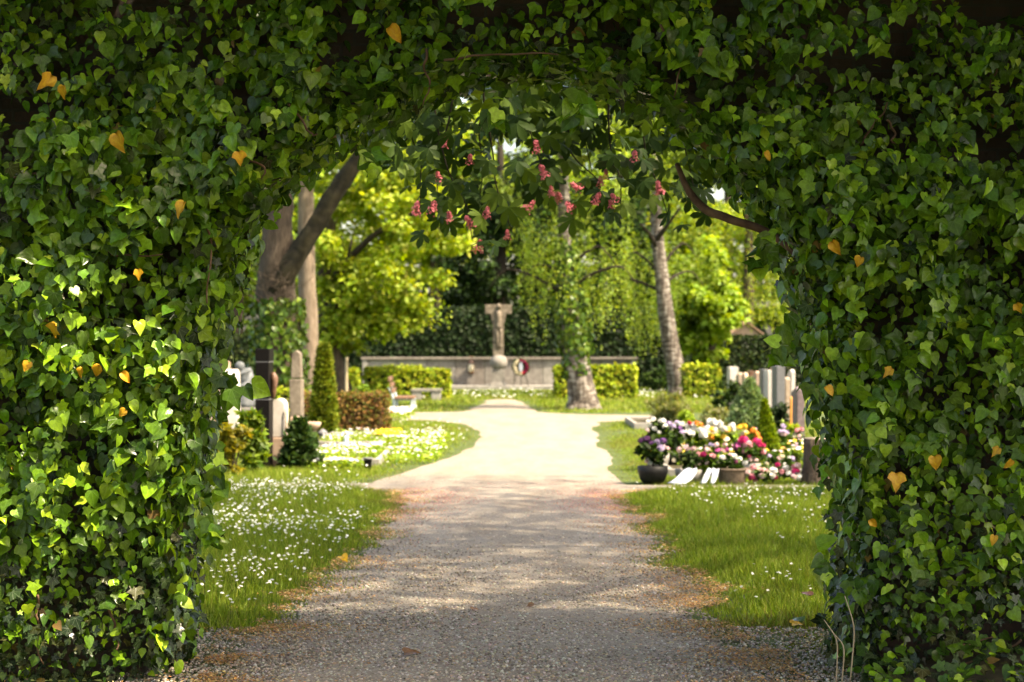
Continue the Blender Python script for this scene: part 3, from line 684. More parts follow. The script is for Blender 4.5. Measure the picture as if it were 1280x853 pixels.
daisies('daisies', 900, -6, 6, 46, 55, 0.03, (0.05, 0.1), 'pale flowers in the grass before the memorial wall', lambda x, y: x*0+0.6)

def flakes(name, n, gen, pal, smin, smax, label, cat, z=0.014, tpl=DIAMOND, flat=0.3):
    x, y = gen(n); n = len(x)
    Nn = norm(np.stack([rng.normal(0, flat, n), rng.normal(0, flat, n), np.ones(n)], -1))
    S = rng.uniform(smin, smax, n)
    zz = z+rng.uniform(0, 0.012, n)
    o = leaves(name, tpl, np.stack([x, y, zz], -1), frames(Nn, unit(n)), np.stack([S*rng.uniform(0.25, 0.8, n), S, S*1.5], -1), pick(n, pal, None, 0.25), 'petal', smooth=False)
    return tag(o, label, cat, kind='stuff')
def litter_gen(n):
    y = np.concatenate([rng.uniform(7.2, 17.5, n*2//3), rng.uniform(7.4, 10.5, n-n*2//3)]); a, b = edges(y)
    side = rng.random(n) < 0.5
    o = np.abs(rng.normal(0, 0.26, n))
    x = np.where(side, a+o-0.16, b-o+0.16)
    wide = rng.random(n) < 0.4; x = np.where(wide, rng.uniform(-2.4, 2.4, n), x)
    f = fbm(x*2.0, y*4.5, 111, 4)+0.25*(rng.random(n)-0.5)
    k = (f > np.where(wide, 0.60, 0.50)) & (y < 18)
    return x[k], y[k]
flakes('dry_litter', 60000, litter_gen, [(0.55, 0.30, 0.10), (0.48, 0.26, 0.11), (0.6, 0.38, 0.16), (0.34, 0.19, 0.09), (0.52, 0.40, 0.2)], 0.007, 0.024, 'orange-brown dry litter strewn along both edges of the path', 'litter')
def petal_gen(n):
    y = rng.normal(16.3, 1.3, n); x = rng.uniform(-1.1, 1.1, n); k = (y < 18.6) & (fbm(x*3.5, y*2.2, 113)+0.6*rng.random(n) > 0.62); return x[k], y[k]
flakes('fallen_petals', 24000, petal_gen, [(0.52, 0.2, 0.2), (0.48, 0.16, 0.15), (0.5, 0.28, 0.24)], 0.007, 0.017, 'fallen pink chestnut petals strewn across the path', 'petals')
def peb_gen(n):
    y = 6.9+rng.exponential(2.3, n); a, b = edges(y); x = rng.uniform(-1.75, 1.75, n); k = (y < 15) & ((x > a-0.1) & (x < b+0.1) | (y < 9)); return x[k], y[k]
x, y = peb_gen(42000); n = len(x); S = rng.uniform(0.004, 0.0105, n)*rng.choice([1, 1, 1.35], n)
a, b = edges(y); tt = np.clip((x-a)/(b-a), 0, 1)
o = leaves('pebbles', OCTA, np.stack([x, y, 0.006+0.02*np.sin(np.pi*tt)+0.001], -1), frames(norm(np.stack([rng.normal(0, .4, n), rng.normal(0, .4, n), np.ones(n)], -1)), unit(n)),
           np.stack([S, S*rng.uniform(.6, 1, n), S*0.6], -1), pick(n, [(0.34, 0.30, 0.25), (0.27, 0.235, 0.20), (0.45, 0.42, 0.37), (0.17, 0.145, 0.12), (0.38, 0.30, 0.21)], None, 0.2), 'stone_bit', smooth=False)
tag(o, 'loose grey pebbles of the gravel path', 'pebbles', kind='stuff')
# single fallen leaves that can be told apart
for k_, (px, py, s, c, lb) in enumerate([(427, 716, .075, (0.62, 0.36, 0.015), 'yellow leaf lying on the left lawn beside the path edge'), (505, 826, .08, (0.20, 0.10, 0.05), 'curled brown leaf lying on the path near the lower left'),
                                    (990, 804, .06, (0.62, 0.36, 0.02), 'yellow leaf lying beside a green leaf near the right pillar'), (1000, 800, .075, (0.05, 0.11, 0.015), 'green leaf lying beside a yellow leaf near the right pillar'),
                                    (1012, 765, .07, (0.13, 0.06, 0.04), 'curled brown leaf at the edge of the right lawn'), (590, 770, .05, (0.30, 0.16, 0.08), 'small tan leaf lying alone on the middle of the path'), (667, 765, .05, (0.16, 0.09, 0.05), 'small dark leaf on the path right of the tan one')]):
    d = G(py); root = GX(px, py)
    tv, tf = IVYHI[3 if k_ % 2 else 0]; n_ = norm(np.array([random.uniform(-.2, .2), -0.35, 1])); Rm = frames(n_[None], unit(1))[0]
    V = (tv*np.array((1, 1, 1.2))*s)@Rm.T; V += np.array([root, d, (0.03 if abs(root) < 1 else 0.06)-V[:, 2].min()*0.5])
    if abs(root) > 1: V[:, 2] += 0.03
    tag(fast('fallen_leaf', V, tf, 'ivy', None, np.tile([c], (len(V), 1)), tv[:, :2], np.full(len(V), 0.3), True), lb, 'leaf')

# ------------------------------------------------------------------ foliage generators
def clump_leaves(centers, radii, n, size, pal, wts=None, tipdown=0.6, seed=0, flat=0.75, tpl=DIAMOND, wmul=1.0, shell=0.45, upn=0.5):
    r = np.random.default_rng(seed); centers = np.array(centers, float); radii = np.array(radii, float)
    pr = radii**2; i = r.choice(len(centers), n, p=pr/pr.sum())
    u = unit(n, r); rad = (shell+(1-shell)*r.random(n))
    Pp = centers[i]+u*np.array([1, 1, flat])*radii[i][:, None]*rad[:, None]
    Nn = norm(u*0.5+r.normal(0, 0.5, (n, 3))+np.array([0, 0, upn])); T = r.normal(0, 0.6, (n, 3))+np.array([0, 0, -tipdown])
    S = r.uniform(*size, n)
    cl = r.normal(0, 0.16, len(centers))[i]                     # leaf colour differs a little from bough to bough
    C = np.clip(pick(n, pal, wts, 0.16, r)*(1+cl[:, None]), 0.003, 0.8)
    return Pp, frames(Nn, T), np.stack([S*wmul, S, S], -1), C
def strands(starts, lens, per_m, size, pal, seed=0, sway=0.12, spread_=0.05):
    r = np.random.default_rng(seed); PP = []; TT = []
    for s, L in zip(starts, lens):
        m = max(3, int(L*per_m)); t = np.sort(r.random(m)); a = r.uniform(0, 6.28); k = r.uniform(0.5, 1.5)*sway
        off = np.stack([np.cos(a)*k*t**1.5, np.sin(a)*k*t**1.5, -t], -1)*L
        PP.append(np.array(s)+off+r.normal(0, spread_, (m, 3))); 
    Pp = np.concatenate(PP); n = len(Pp)
    Nn = unit(n, r)+np.array([0, -0.2, 0.2]); T = r.normal(0, 0.35, (n, 3))+np.array([0, 0, -1.0]); S = r.uniform(*size, n)
    return Pp, frames(Nn, T), np.stack([S*0.8, S, S], -1), pick(n, pal, None, 0.2, r)
def ball_points(c, rad, n, seed, inner=0.25):
    r = np.random.default_rng(seed); u = unit(n, r); q = inner+(1-inner)*r.random(n)**0.6
    return np.array(c)+u*np.array(rad)*q[:, None]
LIME = [(0.24, 0.34, 0.025), (0.31, 0.40, 0.035), (0.18, 0.28, 0.02), (0.36, 0.42, 0.06)]
SPRING = [(0.20, 0.31, 0.025), (0.27, 0.37, 0.04), (0.15, 0.25, 0.02)]
MIDG = [(0.05, 0.10, 0.015), (0.07, 0.13, 0.018), (0.035, 0.075, 0.012)]
DARKG = [(0.014, 0.03, 0.008), (0.022, 0.042, 0.010), (0.010, 0.022, 0.007)]
BIRCHG = [(0.18, 0.27, 0.03), (0.24, 0.33, 0.045), (0.13, 0.21, 0.022)]
def put(name, data, parent, mat='leaf', stuff=True, tpl=DIAMOND):
    o = leaves(name, tpl, data[0], data[1], data[2], data[3], mat, parent, smooth=False)
    return o
def cat(*ds): return tuple(np.concatenate([d[k] for d in ds]) for k in range(4))

# ------------------------------------------------------------------ red chestnut over the arch and the viewer
che = thing('red_chestnut_tree', 'red-flowering chestnut spreading over the arch with hanging leaves and pink blossoms', 'tree', (4.6, 11.6, 0))
tube('trunk', [(4.6, 11.6, -0.1), (4.55, 11.6, 1.5), (4.4, 11.5, 3.2), (4.2, 11.3, 5.2), (3.9, 11.0, 8.0)], [0.46, 0.34, 0.28, 0.15, 0.05], 'bark', che, 14, 0.05)
for pts, rr in [([(4.45, 11.5, 2.9), (3.2, 11.4, 3.7), (1.6, 11.3, 3.75), (-0.2, 11.2, 3.5), (-1.3, 11.2, 3.15)], [0.10, 0.06, 0.04, 0.025, 0.01]),
                ([(4.4, 11.5, 3.3), (3.6, 9.6, 4.5), (2.5, 7.2, 5.2), (1.2, 4.6, 5.4)], [0.17, 0.13, 0.09, 0.03]),
                ([(4.3, 11.4, 3.8), (5.5, 9, 5), (6.4, 6, 5.6), (6.5, 3, 5.8)], [0.15, 0.12, 0.08, 0.03]),
                ([(4.3, 11.4, 4.2), (2.4, 12.6, 5.2), (0.5, 13.2, 5.8)], [0.13, 0.1, 0.03]), ([(4.4, 11.5, 3.6), (6.5, 12.5, 4.8), (8.5, 12.8, 5.2)], [0.13, 0.1, 0.03]),
                ([(2.5, 7.2, 5.2), (0, 7, 5.5), (-2.6, 6.6, 5.4)], [0.08, 0.06, 0.02])]:
    tube('limb', pts, rr, 'bark', che, 8, 0.05)
def palmate(seed):
    r = np.random.default_rng(seed); half = [(0, 0), (0.10, 0.2), (0.22, 0.52), (0.21, 0.78), (0, 1.0)]
    tv, tf = leaf_tpl(half, 1, 0.25, 0.35); V = []; F = []
    for k, a in enumerate((-100, -50, 0, 50, 100)):
        s = (0.72, 0.92, 1.0, 0.92, 0.72)[k]*r.uniform(0.92, 1.08); ca, sa = math.cos(R(a)), math.sin(R(a))
        v = tv*s; v = np.stack([v[:, 0]*ca+v[:, 1]*sa, -v[:, 0]*sa+v[:, 1]*ca, v[:, 2]-0.18*np.hypot(v[:, 0], v[:, 1])], -1)
        F.append(tf+len(V)*len(tv)); V.append(v)
    return np.concatenate(V), np.concatenate(F)
PALM = [palmate(k) for k in range(3)]
CHE = [(0.026, 0.055, 0.010), (0.040, 0.078, 0.012), (0.095, 0.155, 0.018), (0.018, 0.04, 0.010)]
# main crown: a dense roof of boughs, kept above the sight line through the opening
r_ = np.random.default_rng(5)
# high, thin upper crown of small leaves: it filters the sun
nh = 59600; hx = r_.uniform(-4.5, 15, nh); hy = r_.uniform(-6, 16.2, nh); hz = r_.uniform(7.4, 11.2, nh)
k_ = fbm(hx*0.9, hy*0.9, 7, 3) > r_.uniform(0.18, 0.62, nh)
k_ &= ~((hx > 1.2) & (hx < 5.0) & (hy > 3.2) & (hy < 6.6) & (r_.random(nh) < 0.93))
k_ &= ~((hx > 5.0) & (hx < 8.0) & (hy > 3.2) & (hy < 6.6) & (r_.random(nh) < 0.5))      # crown thinned here to let sun through onto the ivy
k_ = np.where((np.arange(nh) > nh-3600), True, k_); hx[-3600:] = r_.uniform(4.0, 7.6, 3600); hy[-3600:] = r_.uniform(6.8, 13, 3600)     # extra leaves added to shade the near path
hp = np.stack([hx, hy, hz], -1)[k_]; nh = len(hp); S = r_.uniform(0.11, 0.2, nh)
high = (hp, frames(norm(r_.normal(0, .5, (nh, 3))+np.array([0.3, 0, .8])), r_.normal(0, .6, (nh, 3))+np.array([0, 0, -.5])), np.stack([S*.75, S, S], -1), pick(nh, CHE, None, .2, r_))
cen = []; crd = []
while len(cen) < 90:           # scattered denser boughs below it
    c = np.array([r_.uniform(-4, 12), r_.uniform(-5, 15.6), r_.uniform(5.6, 8.2)])
    if 6.5 < c[1] < 13.5 or (0 < c[0] < 5 and 3 < c[1] < 7): continue
    cen.append(c); crd.append(r_.uniform(0.6, 1.0))
nmid = len(cen)
while len(cen) < 215:           # low unseen boughs added to shade the head of the arch
    c = np.array([r_.uniform(-3.4, 5.2), r_.uniform(6.5, 7.2), r_.uniform(3.55, 4.3)]); q_ = r_.uniform(0.4, 0.55)
    if c[0] < 1.3: c = np.array([c[0], r_.uniform(7.08, 7.3), r_.uniform(3.42, 3.85)]); q_ = 0.25
    cen.append(c); crd.append(q_)
while len(cen) < 242:           # and more added out of view to shade the right pillar
    c = np.array([r_.uniform(2.4, 6.0), r_.uniform(4.5, 6.8), r_.uniform(3.9, 5.0)]); cen.append(c); crd.append(r_.uniform(0.5, 0.7))
bk = np.stack([r_.uniform(-7, 8, 130), r_.uniform(-5.5, 0.6, 130), r_.uniform(3.4, 7.0, 130)], -1)     # unseen boughs added behind the viewer to block sky light
cd = cat(clump_leaves(bk, np.full(130, 0.85), 13000, (0.2, 0.3), CHE, None, 0.8, 15, 0.7, wmul=0.6, shell=0.2),
         clump_leaves(cen[:nmid], crd[:nmid], 9000, (0.18, 0.26), CHE, None, 0.8, 12, 0.5, wmul=0.6, shell=0.2),
         clump_leaves(cen[nmid:], crd[nmid:], 34000, (0.16, 0.24), CHE, None, 0.8, 13, 0.5, wmul=0.6, shell=0.2))
tag(put('crown', cat(high, cd), che, 'darkleaf'), kind='stuff')  # includes the unseen boughs added to shape the light
# boughs hanging into view behind the arch
hang = []
tw = [(540, 150, 590, 300), (500, 150, 545, 255), (600, 120, 640, 290), (660, 120, 690, 250), (720, 120, 735, 265), (760, 130, 775, 280), (800, 140, 835, 270), (690, 130, 740, 215), (570, 120, 525, 260), (640, 110, 600, 245), (850, 160, 870, 250), (470, 160, 500, 215)]
for k, (ax, ay, bx, by) in enumerate(tw):
    dd = 10.9+0.5*math.sin(k*2.1)
    A = P(ax, ay-20, dd); B = P(bx, by, dd+0.3); M = (A+B)/2+np.array([0.05*math.cos(k), 0, 0.08])
    tube('twig', [A+np.array([0.1, 0, 0.35]), A, M+rng.normal(0, .07, 3), (M+B)/2+rng.normal(0, .05, 3), B], [0.009, 0.007, 0.005, 0.004, 0.0025], 'darkbark', che, 6)
    for q in range(18):
        t_ = 0.05+0.95*q/17; hang.append(A*(1-t_)+B*t_+rng.normal(0, 0.13, 3)*np.array([1, 1.6, 0.7]))
CMESH = []
for k in range(3):
    for c in CHE[:3]:
        tv, tf = PALM[k]; o = fast('leaf', tv, tf, 'darkleaf', None, np.tile([c], (len(tv), 1)), smooth=True); CMESH.append(o.data); bpy.data.objects.remove(o)
from mathutils import Matrix
def place(ob, parent, p, Rm, s):
    s = (s, s, s) if np.ndim(s) == 0 else s
    ob.matrix_basis = Matrix([[Rm[0][0]*s[0], Rm[0][1]*s[1], Rm[0][2]*s[2], p[0]-parent.location[0]], [Rm[1][0]*s[0], Rm[1][1]*s[1], Rm[1][2]*s[2], p[1]-parent.location[1]],
                              [Rm[2][0]*s[0], Rm[2][1]*s[1], Rm[2][2]*s[2], p[2]-parent.location[2]], [0, 0, 0, 1]])
for p in hang:
    ob = link(bpy.data.objects.new('leaf', CMESH[rng.integers(len(CMESH))]), che)
    n_ = norm(rng.normal(0, 0.5, 3)+np.array([0, -0.55, 0.6])); t_ = rng.normal(0, 0.45, 3)+np.array([0, -0.2, -1])
    place(ob, che, p, frames(n_[None], t_[None])[0], rng.uniform(0.09, 0.145))
# more boughs just above and beside, lit by the sky, joined into one
cen2 = [P(px, py, dd) for px, py, dd in [(470, 110, 11), (540, 100, 11.5), (620, 95, 11), (690, 100, 11.6), (760, 105, 11.2), (830, 120, 11.5), (890, 150, 11.8), (930, 190, 12), (880, 200, 12.4), (800, 165, 12.2), (720, 150, 12.4), (640, 150, 12.2), (560, 160, 12.4), (980, 230, 12.2), (420, 120, 11.5), (350, 110, 11.5)]]
cd = clump_leaves(cen2, [0.42]*len(cen2), 620, (0.09, 0.14), CHE+[(0.13, 0.20, 0.02), (0.16, 0.22, 0.025)], None, 0.9, 14, 0.7, shell=0.2)
V1, F1 = spread(PALM[1], cd[0], cd[1], np.stack([cd[2][:, 1]]*3, -1))
tag(fast('hanging_foliage', V1, F1, 'darkleaf', che, np.repeat(cd[3], len(PALM[1][0]), 0), smooth=False), kind='stuff')
def panicle(seed):
    r = np.random.default_rng(seed); n = 95; t_ = r.random(n)**0.8; a = r.uniform(0, 6.28, n); rad = 0.46*(1-t_*0.75)*r.uniform(0.35, 1.1, n)
    Pp = np.stack([rad*np.cos(a), rad*np.sin(a), t_*1.0], -1); Nn = norm(np.stack([np.cos(a), np.sin(a), 0.5+0*a], -1)+r.normal(0, 0.3, (n, 3)))
    return spread(FLOWER, Pp, frames(Nn, unit(n, r)), r.uniform(0.06, 0.11, n))
petal_color('chestnutpink', (0.74, 0.19, 0.23))
PAN = []
for k in range(3):
    v, f = panicle(k+40); o = fast('blossom', v, f, 'chestnutpink'); PAN.append(o.data); bpy.data.objects.remove(o)
for (px, py) in [(557, 180), (586, 200), (671, 186), (549, 220), (518, 264), (596, 310), (562, 272), (592, 280), (683, 218), (690, 240), (699, 244), (727, 232), (752, 228), (758, 220), (772, 246), (657, 258), (634, 294), (716, 256), (765, 256), (826, 238), (792, 196), (607, 268), (742, 250), (540, 262)]:
    ob = link(bpy.data.objects.new('blossom', PAN[rng.integers(3)]), che)
    n_ = norm(rng.normal(0, 0.35, 3)+np.array([0, -0.15, 0.8])); place(ob, che, P(px, py+6, 10.3+0.25*rng.random()), frames(n_[None], unit(1))[0], rng.uniform(0.06, 0.095))

# ------------------------------------------------------------------ left group of trees
def ivy_on_trunk(parent, base, top, r0, r1, n, seed, name='ivy', front=True):
    r = np.random.default_rng(seed); t_ = r.random(n); a = r.uniform(0, 6.28, n); base = np.array(base); top = np.array(top)
    c = base+(top-base)*t_[:, None]; rad = (r0+(r1-r0)*t_)*(1.0+0.35*r.random(n))
    u = np.stack([np.cos(a), np.sin(a), 0*a], -1); Pp = c+u*rad[:, None]
    C = pick(n, [(0.06, 0.12, 0.015), (0.10, 0.18, 0.022), (0.04, 0.085, 0.014), (0.15, 0.22, 0.03)], None, 0.2, r)
    S = r.uniform(0.08, 0.14, n)
    o = leaves(name, IVY[0], Pp, frames(norm(u+r.normal(0, 0.4, (n, 3))), r.normal(0, 0.4, (n, 3))+np.array([0, 0, -1.0])), S, C, 'ivy', parent, np.full(n, 0.3), False)
    return tag(o, kind='stuff')
d1 = 35.5
tr = thing('ivy_clad_tree', 'thick brown tree with ivy-covered trunk and bare limb leaning right', 'tree', (P(350, 430, d1)[0], d1, 0))
tube('trunk', [P(350, 522, d1)-np.array([0, 0, .1]), P(350, 470, d1), P(349, 400, d1), P(345, 350, d1), P(347, 300, d1), P(352, 240, d1), P(350, 60, d1)], [0.62, 0.45, 0.42, 0.40, 0.33, 0.24, 0.1], 'bark', tr, 16, 0.07)
tube('limb', [P(343, 365, d1-.15), P(362, 335, d1-.25), P(392, 285, d1-.3), P(425, 232, d1-.4), P(470, 165, d1-.5), P(520, 80, d1-.6)], [0.24, 0.21, 0.19, 0.18, 0.14, 0.06], 'shadebark', tr, 14, 0.10)
ivy_on_trunk(tr, P(348, 515, d1), P(347, 372, d1), 0.50, 0.42, 1900, 3)
r_ = np.random.default_rng(31)
for k in range(46):           # mess of fine twigs where the trunk forks
    A = P(340+r_.uniform(-16, 22), 372+r_.uniform(-30, 30), d1-0.42); B = A+np.array([r_.normal(0, 0.3), -0.1*r_.random(), r_.uniform(-0.2, 0.45)])
    tube('twig', [A, (A+B)/2+r_.normal(0, 0.05, 3), B], [0.012, 0.009, 0.004], 'bark', tr, 4)
cd = clump_leaves(ball_points((-2.4, 34.3, 9.0), (4.6, 3.2, 1.5), 60, 8), np.full(60, 0.95), 9000, (0.12, 0.2), LIME+MIDG, None, 0.6, 9, shell=0.15)  # unseen crown set right of the trunk to shade the limb
tag(put('crown', cd, tr), kind='stuff')
d2 = 40
tr = thing('pale_trunk_tree', 'tall straight tree with pale bark beside the ivy-clad trunk', 'tree', (P(386, 430, d2)[0], d2, 0))
tube('trunk', [P(387, 512, d2)-np.array([0, 0, .1]), P(386, 470, d2), P(386, 400, d2), P(383, 330, d2), P(382, 230, d2), P(386, 40, d2)], [0.34, 0.24, 0.215, 0.20, 0.18, 0.1], 'palebark', tr, 14, 0.04)
cd = clump_leaves(ball_points(P(380, 90, d2), (4.0, 3, 2.8), 40, 18), np.full(40, 0.9), 8000, (0.12, 0.2), LIME+SPRING, None, 0.6, 19, shell=0.15)
tag(put('crown', cd, tr), kind='stuff')
d3 = 47
tr = thing('lime_green_tree', 'broad lime-green tree with drooping foliage left of the stone cross', 'tree', (P(428, 430, d3)[0], d3, 0))
tube('trunk', [P(430, 503, d3)-np.array([0, 0, .1]), P(426, 480, d3), P(412, 430, d3), P(402, 370, d3), P(410, 300, d3), P(430, 200, d3)], [0.36, 0.26, 0.22, 0.20, 0.16, 0.08], 'bark', tr, 12, 0.06)
tube('limb', [P(404, 370, d3), P(430, 330, d3-.3), P(470, 290, d3-.6), P(530, 262, d3-.8)], [0.13, 0.11, 0.08, 0.03], 'darkbark', tr, 8, 0.05)
tube('limb', [P(402, 385, d3), P(420, 385, d3-.5), P(430, 345, d3-.8), P(440, 300, d3-1)], [0.10, 0.09, 0.07, 0.03], 'darkbark', tr, 8, 0.05)
cA = ball_points(P(480, 290, d3), (2.35, 1.9, 2.7), 95, 28, 0.45); cA = np.concatenate([cA, ball_points(P(440, 395, d3), (1.25, 1.0, 1.0), 22, 29, 0.3), ball_points(P(500, 395, d3-.5), (0.9, .7, .45), 12, 30, .3), ball_points(P(470, 170, d3), (3, 2, 1.6), 30, 27, .2)])
cd = clump_leaves(cA, np.full(len(cA), 0.52), 21000, (0.11, 0.20), LIME, None, 0.7, 32, 0.6, shell=0.15)
r_ = np.random.default_rng(33); st = [P(r_.uniform(395, 560), r_.uniform(340, 396), d3-0.6+r_.normal(0, .5)) for k in range(85)]
cs = strands(st, r_.uniform(0.3, 0.7, 85), 22, (0.08, 0.13), LIME+SPRING, 34, 0.1, 0.04)
tag(put('crown', cat(cd, cs), tr), kind='stuff')

# ------------------------------------------------------------------ birches
def birch(name, label, base, mid, up, top, rads, d, strand_boxes, cl, seed, ivyrange=None):
    t = thing(name, label, 'tree', (P(*base, d)[0], d, 0), 'birches before the memorial wall')
    pts = [P(*base, d)-np.array([0, 0, .12]), P(base[0], base[1]-14, d), P(*mid, d), P(*up, d), P(*top, d)]
    tube('trunk', pts, rads, 'birch', t, 16, 0.05, 26)
    r = np.random.default_rng(seed); ds = []
    for (x0, x1, y0, y1, n, L0, L1) in strand_boxes:
        st = []
        for k in range(n): st.append(P(r.uniform(x0, x1), r.uniform(y0, y1), d+(0.75+abs(r.normal(0, 0.9)) if (y0 > 320 or d > 45) else r.normal(0.45, 0.8))))
        ds.append(strands(st, r.uniform(L0, L1, n), 34, (0.045, 0.085), BIRCHG, seed+7+len(ds), 0.12, 0.05))
    for (px, py, rx, rz, n, nl) in cl:
        c = ball_points(P(px, py, d), (rx, rx, rz), n, seed+2); ds.append(clump_leaves(c, np.full(n, 0.6), nl, (0.07, 0.12), BIRCHG, None, 0.8, seed+3, 0.8, shell=0.1))
    tag(put('crown', cat(*ds), t), kind='stuff')
    for k in range(7):
        q = 0.45+0.08*k; A = np.array(pts[2])*(1-q)+np.array(pts[3])*q if k < 4 else np.array(pts[3])*(1.2-q)+np.array(pts[4])*(q-0.2)
        s = 1 if k % 2 else -1; B = A+np.array([s*r.uniform(0.7, 1.5), r.normal(0, .5), r.uniform(0.4, 0.9)]); C_ = B+np.array([s*0.4, 0, -0.5])
        tube('branch', [A, (A+B)/2+np.array([0, 0, .1]), B, C_], [0.05, 0.04, 0.025, 0.008], 'darkbark', t, 6)
    return t
b1 = birch('birch_tree', 'birch with ivy on its stout trunk standing before the right clipped hedge', (729, 513), (716, 430), (706, 300), (700, 60), [0.50, 0.33, 0.24, 0.15, 0.06], 39,
           [(650, 790, 255, 330, 95, 0.7, 1.9), (668, 700, 330, 385, 14, 0.4, 1.0), (725, 760, 330, 380, 18, 0.4, 1.2), (640, 700, 250, 300, 25, 0.6, 1.3)], [(710, 190, 2.2, 1.6, 30, 5000)], 51)
ivy_on_trunk(b1, P(722, 470, 39), P(708, 300, 39), 0.25, 0.19, 950, 53)
ivy_on_trunk(b1, P(720, 440, 39), P(712, 370, 39), 0.34, 0.32, 240, 54)
b2 = birch('birch_tree', 'slender leaning birch with bare pale trunk between clipped hedges', (848, 497), (836, 420), (821, 300), (812, 60), [0.38, 0.28, 0.24, 0.18, 0.06], 49,
           [(770, 850, 285, 360, 80, 0.8, 2.0), (785, 828, 370, 405, 40, 0.5, 1.2), (850, 900, 280, 330, 26, 0.7, 1.5)], [(815, 190, 2.6, 2.0, 34, 6000)], 61)
tube('branch', [P(820, 300, 48.9), P(832, 285, 48.6), P(850, 260, 48.3)], [0.09, 0.06, 0.03], 'darkbark', b2, 8)
tube('branch', [P(820, 308, 48.9), P(812, 292, 48.6), P(800, 280, 48.3)], [0.08, 0.05, 0.03], 'darkbark', b2, 8)
# bright maple and weeping tree on the right, far trees
def tree(name, label, px, base_py, d, trunk_r, top_py, boxes, size, pal, seed, st=None, mat='leaf', group=None, barkm='bark'):
    t = thing(name, label, 'tree', (P(px, 430, d)[0], d, 0), group)
    b = P(px, 430, d); b[2] = -0.1
    T = P(px+4, top_py, d); M = (b+T)/2+np.array([0.15, 0, 0])
    tube('trunk', [b, M, T], [trunk_r, trunk_r*0.75, trunk_r*0.25], barkm, t, 10, 0.06)
    ds = []
    for k, (cx, cy, rx, ry, rz, n, nl, cr) in enumerate(boxes):
        ds.append(clump_leaves(ball_points(P(cx, cy, d), (rx, ry, rz), n, seed+k, 0.35), np.full(n, cr), nl, size, pal, None, 0.6, seed+20+k, 0.65, shell=0.15))
    if st:
        r = np.random.default_rng(seed+5)
        for (x0, x1, y0, y1, n, L0, L1) in st:
            ds.append(strands([P(r.uniform(x0, x1), r.uniform(y0, y1), d+r.normal(0, 1.0)) for _ in range(n)], r.uniform(L0, L1, n), 26, (size[0]*0.7, size[1]*0.7), pal, seed+9, 0.1, 0.06))
    tag(put('crown', cat(*ds), t, mat), kind='stuff')
    return t
tree('maple_tree', 'young bright green maple right of the leaning birch', 884, 490, 54, 0.14, 330, [(880, 385, 1.35, 1.2, 1.15, 34, 6500, 0.42), (870, 430, 0.9, 0.8, 0.5, 10, 1600, 0.35), (880, 330, 1.0, 1.0, 0.8, 14, 2400, 0.4)], (0.14, 0.24), SPRING, 71)
tree('weeping_tree', 'weeping yellow-green tree above the dark hedge on the right', 930, 490, 62, 0.25, 200, [(930, 270, 3.2, 2, 2.0, 40, 7000, 0.7)], (0.10, 0.16), BIRCHG+LIME, 81, [(860, 985, 280, 340, 110, 0.9, 2.6), (900, 985, 340, 375, 40, 0.6, 1.3)])
tree('broadleaf_tree', 'tall green tree behind the right hedge beside the small hut', 1010, 490, 66, 0.3, 200, [(1010, 300, 3.0, 2.5, 3.6, 50, 8000, 0.8), (960, 385, 1.6, 1.2, 0.9, 14, 2400, 0.5)], (0.13, 0.22), SPRING+MIDG, 91)
tree('conifer_tree', 'dark tree rising behind the stone cross', 620, 480, 66, 0.3, 120, [(620, 330, 2.2, 1.8, 2.6, 46, 9000, 0.7), (650, 250, 2.4, 2, 2.2, 30, 5000, 0.7)], (0.13, 0.22), DARKG+MIDG[2:], 101, mat='darkleaf', barkm='darkbark')
tree('conifer_tree', 'dark tree behind the hedge between the two birches', 770, 480, 67, 0.3, 150, [(770, 360, 2.0, 1.8, 1.9, 36, 6500, 0.7), (770, 260, 2.2, 2, 2.2, 30, 5000, 0.8)], (0.13, 0.22), DARKG+MIDG, 111, mat='darkleaf', barkm='darkbark')
tree('broadleaf_tree', 'sunlit green tree behind the leftmost dark hedge', 290, 480, 58, 0.3, 150, [(300, 300, 3.0, 2.2, 3.0, 50, 9000, 0.8)], (0.13, 0.22), SPRING+MIDG, 121)
tree('broadleaf_tree', 'tall yellow-green tree behind the lime-green tree', 540, 480, 72, 0.3, 100, [(540, 230, 3.6, 2.5, 4.2, 60, 9500, 0.9)], (0.16, 0.26), LIME+SPRING, 131)
tree('broadleaf_tree', 'tall pale green tree far behind the ivy-covered birch', 700, 480, 76, 0.3, 100, [(705, 230, 4.0, 2.5, 4.0, 60, 9000, 0.9)], (0.16, 0.26), SPRING, 141)
tree('broadleaf_tree', 'tall green tree far behind the leaning birch', 850, 480, 78, 0.3, 100, [(850, 230, 4.0, 2.5, 4.4, 60, 9000, 0.9)], (0.16, 0.26), SPRING+MIDG, 151)
tree('broadleaf_tree', 'green tree seen between the ivy-clad trunk and its bare limb', 350, 480, 68, 0.3, 100, [(360, 260, 3.4, 2.5, 4.6, 60, 11000, 0.9)], (0.18, 0.28), LIME+SPRING, 171)
tree('broadleaf_tree', 'tall light green tree far behind the young bright maple', 905, 480, 74, 0.3, 100, [(900, 235, 3.6, 2.5, 4.4, 60, 10000, 0.9)], (0.18, 0.28), SPRING+LIME, 181)
r_ = np.random.default_rng(161); n = 480
cw = np.stack([r_.uniform(-52, 52, n), r_.uniform(86, 96, n), r_.uniform(0.8, 17, n)], -1)
cd = clump_leaves(cw, r_.uniform(1.2, 2.2, n), 115000, (0.4, 0.65), MIDG+DARKG+SPRING[2:], None, 0.6, 162, 0.8, shell=0.1)
tag(put('distant_wood', cd, None), 'mass of distant green woodland closing the view', 'wood', kind='stuff')

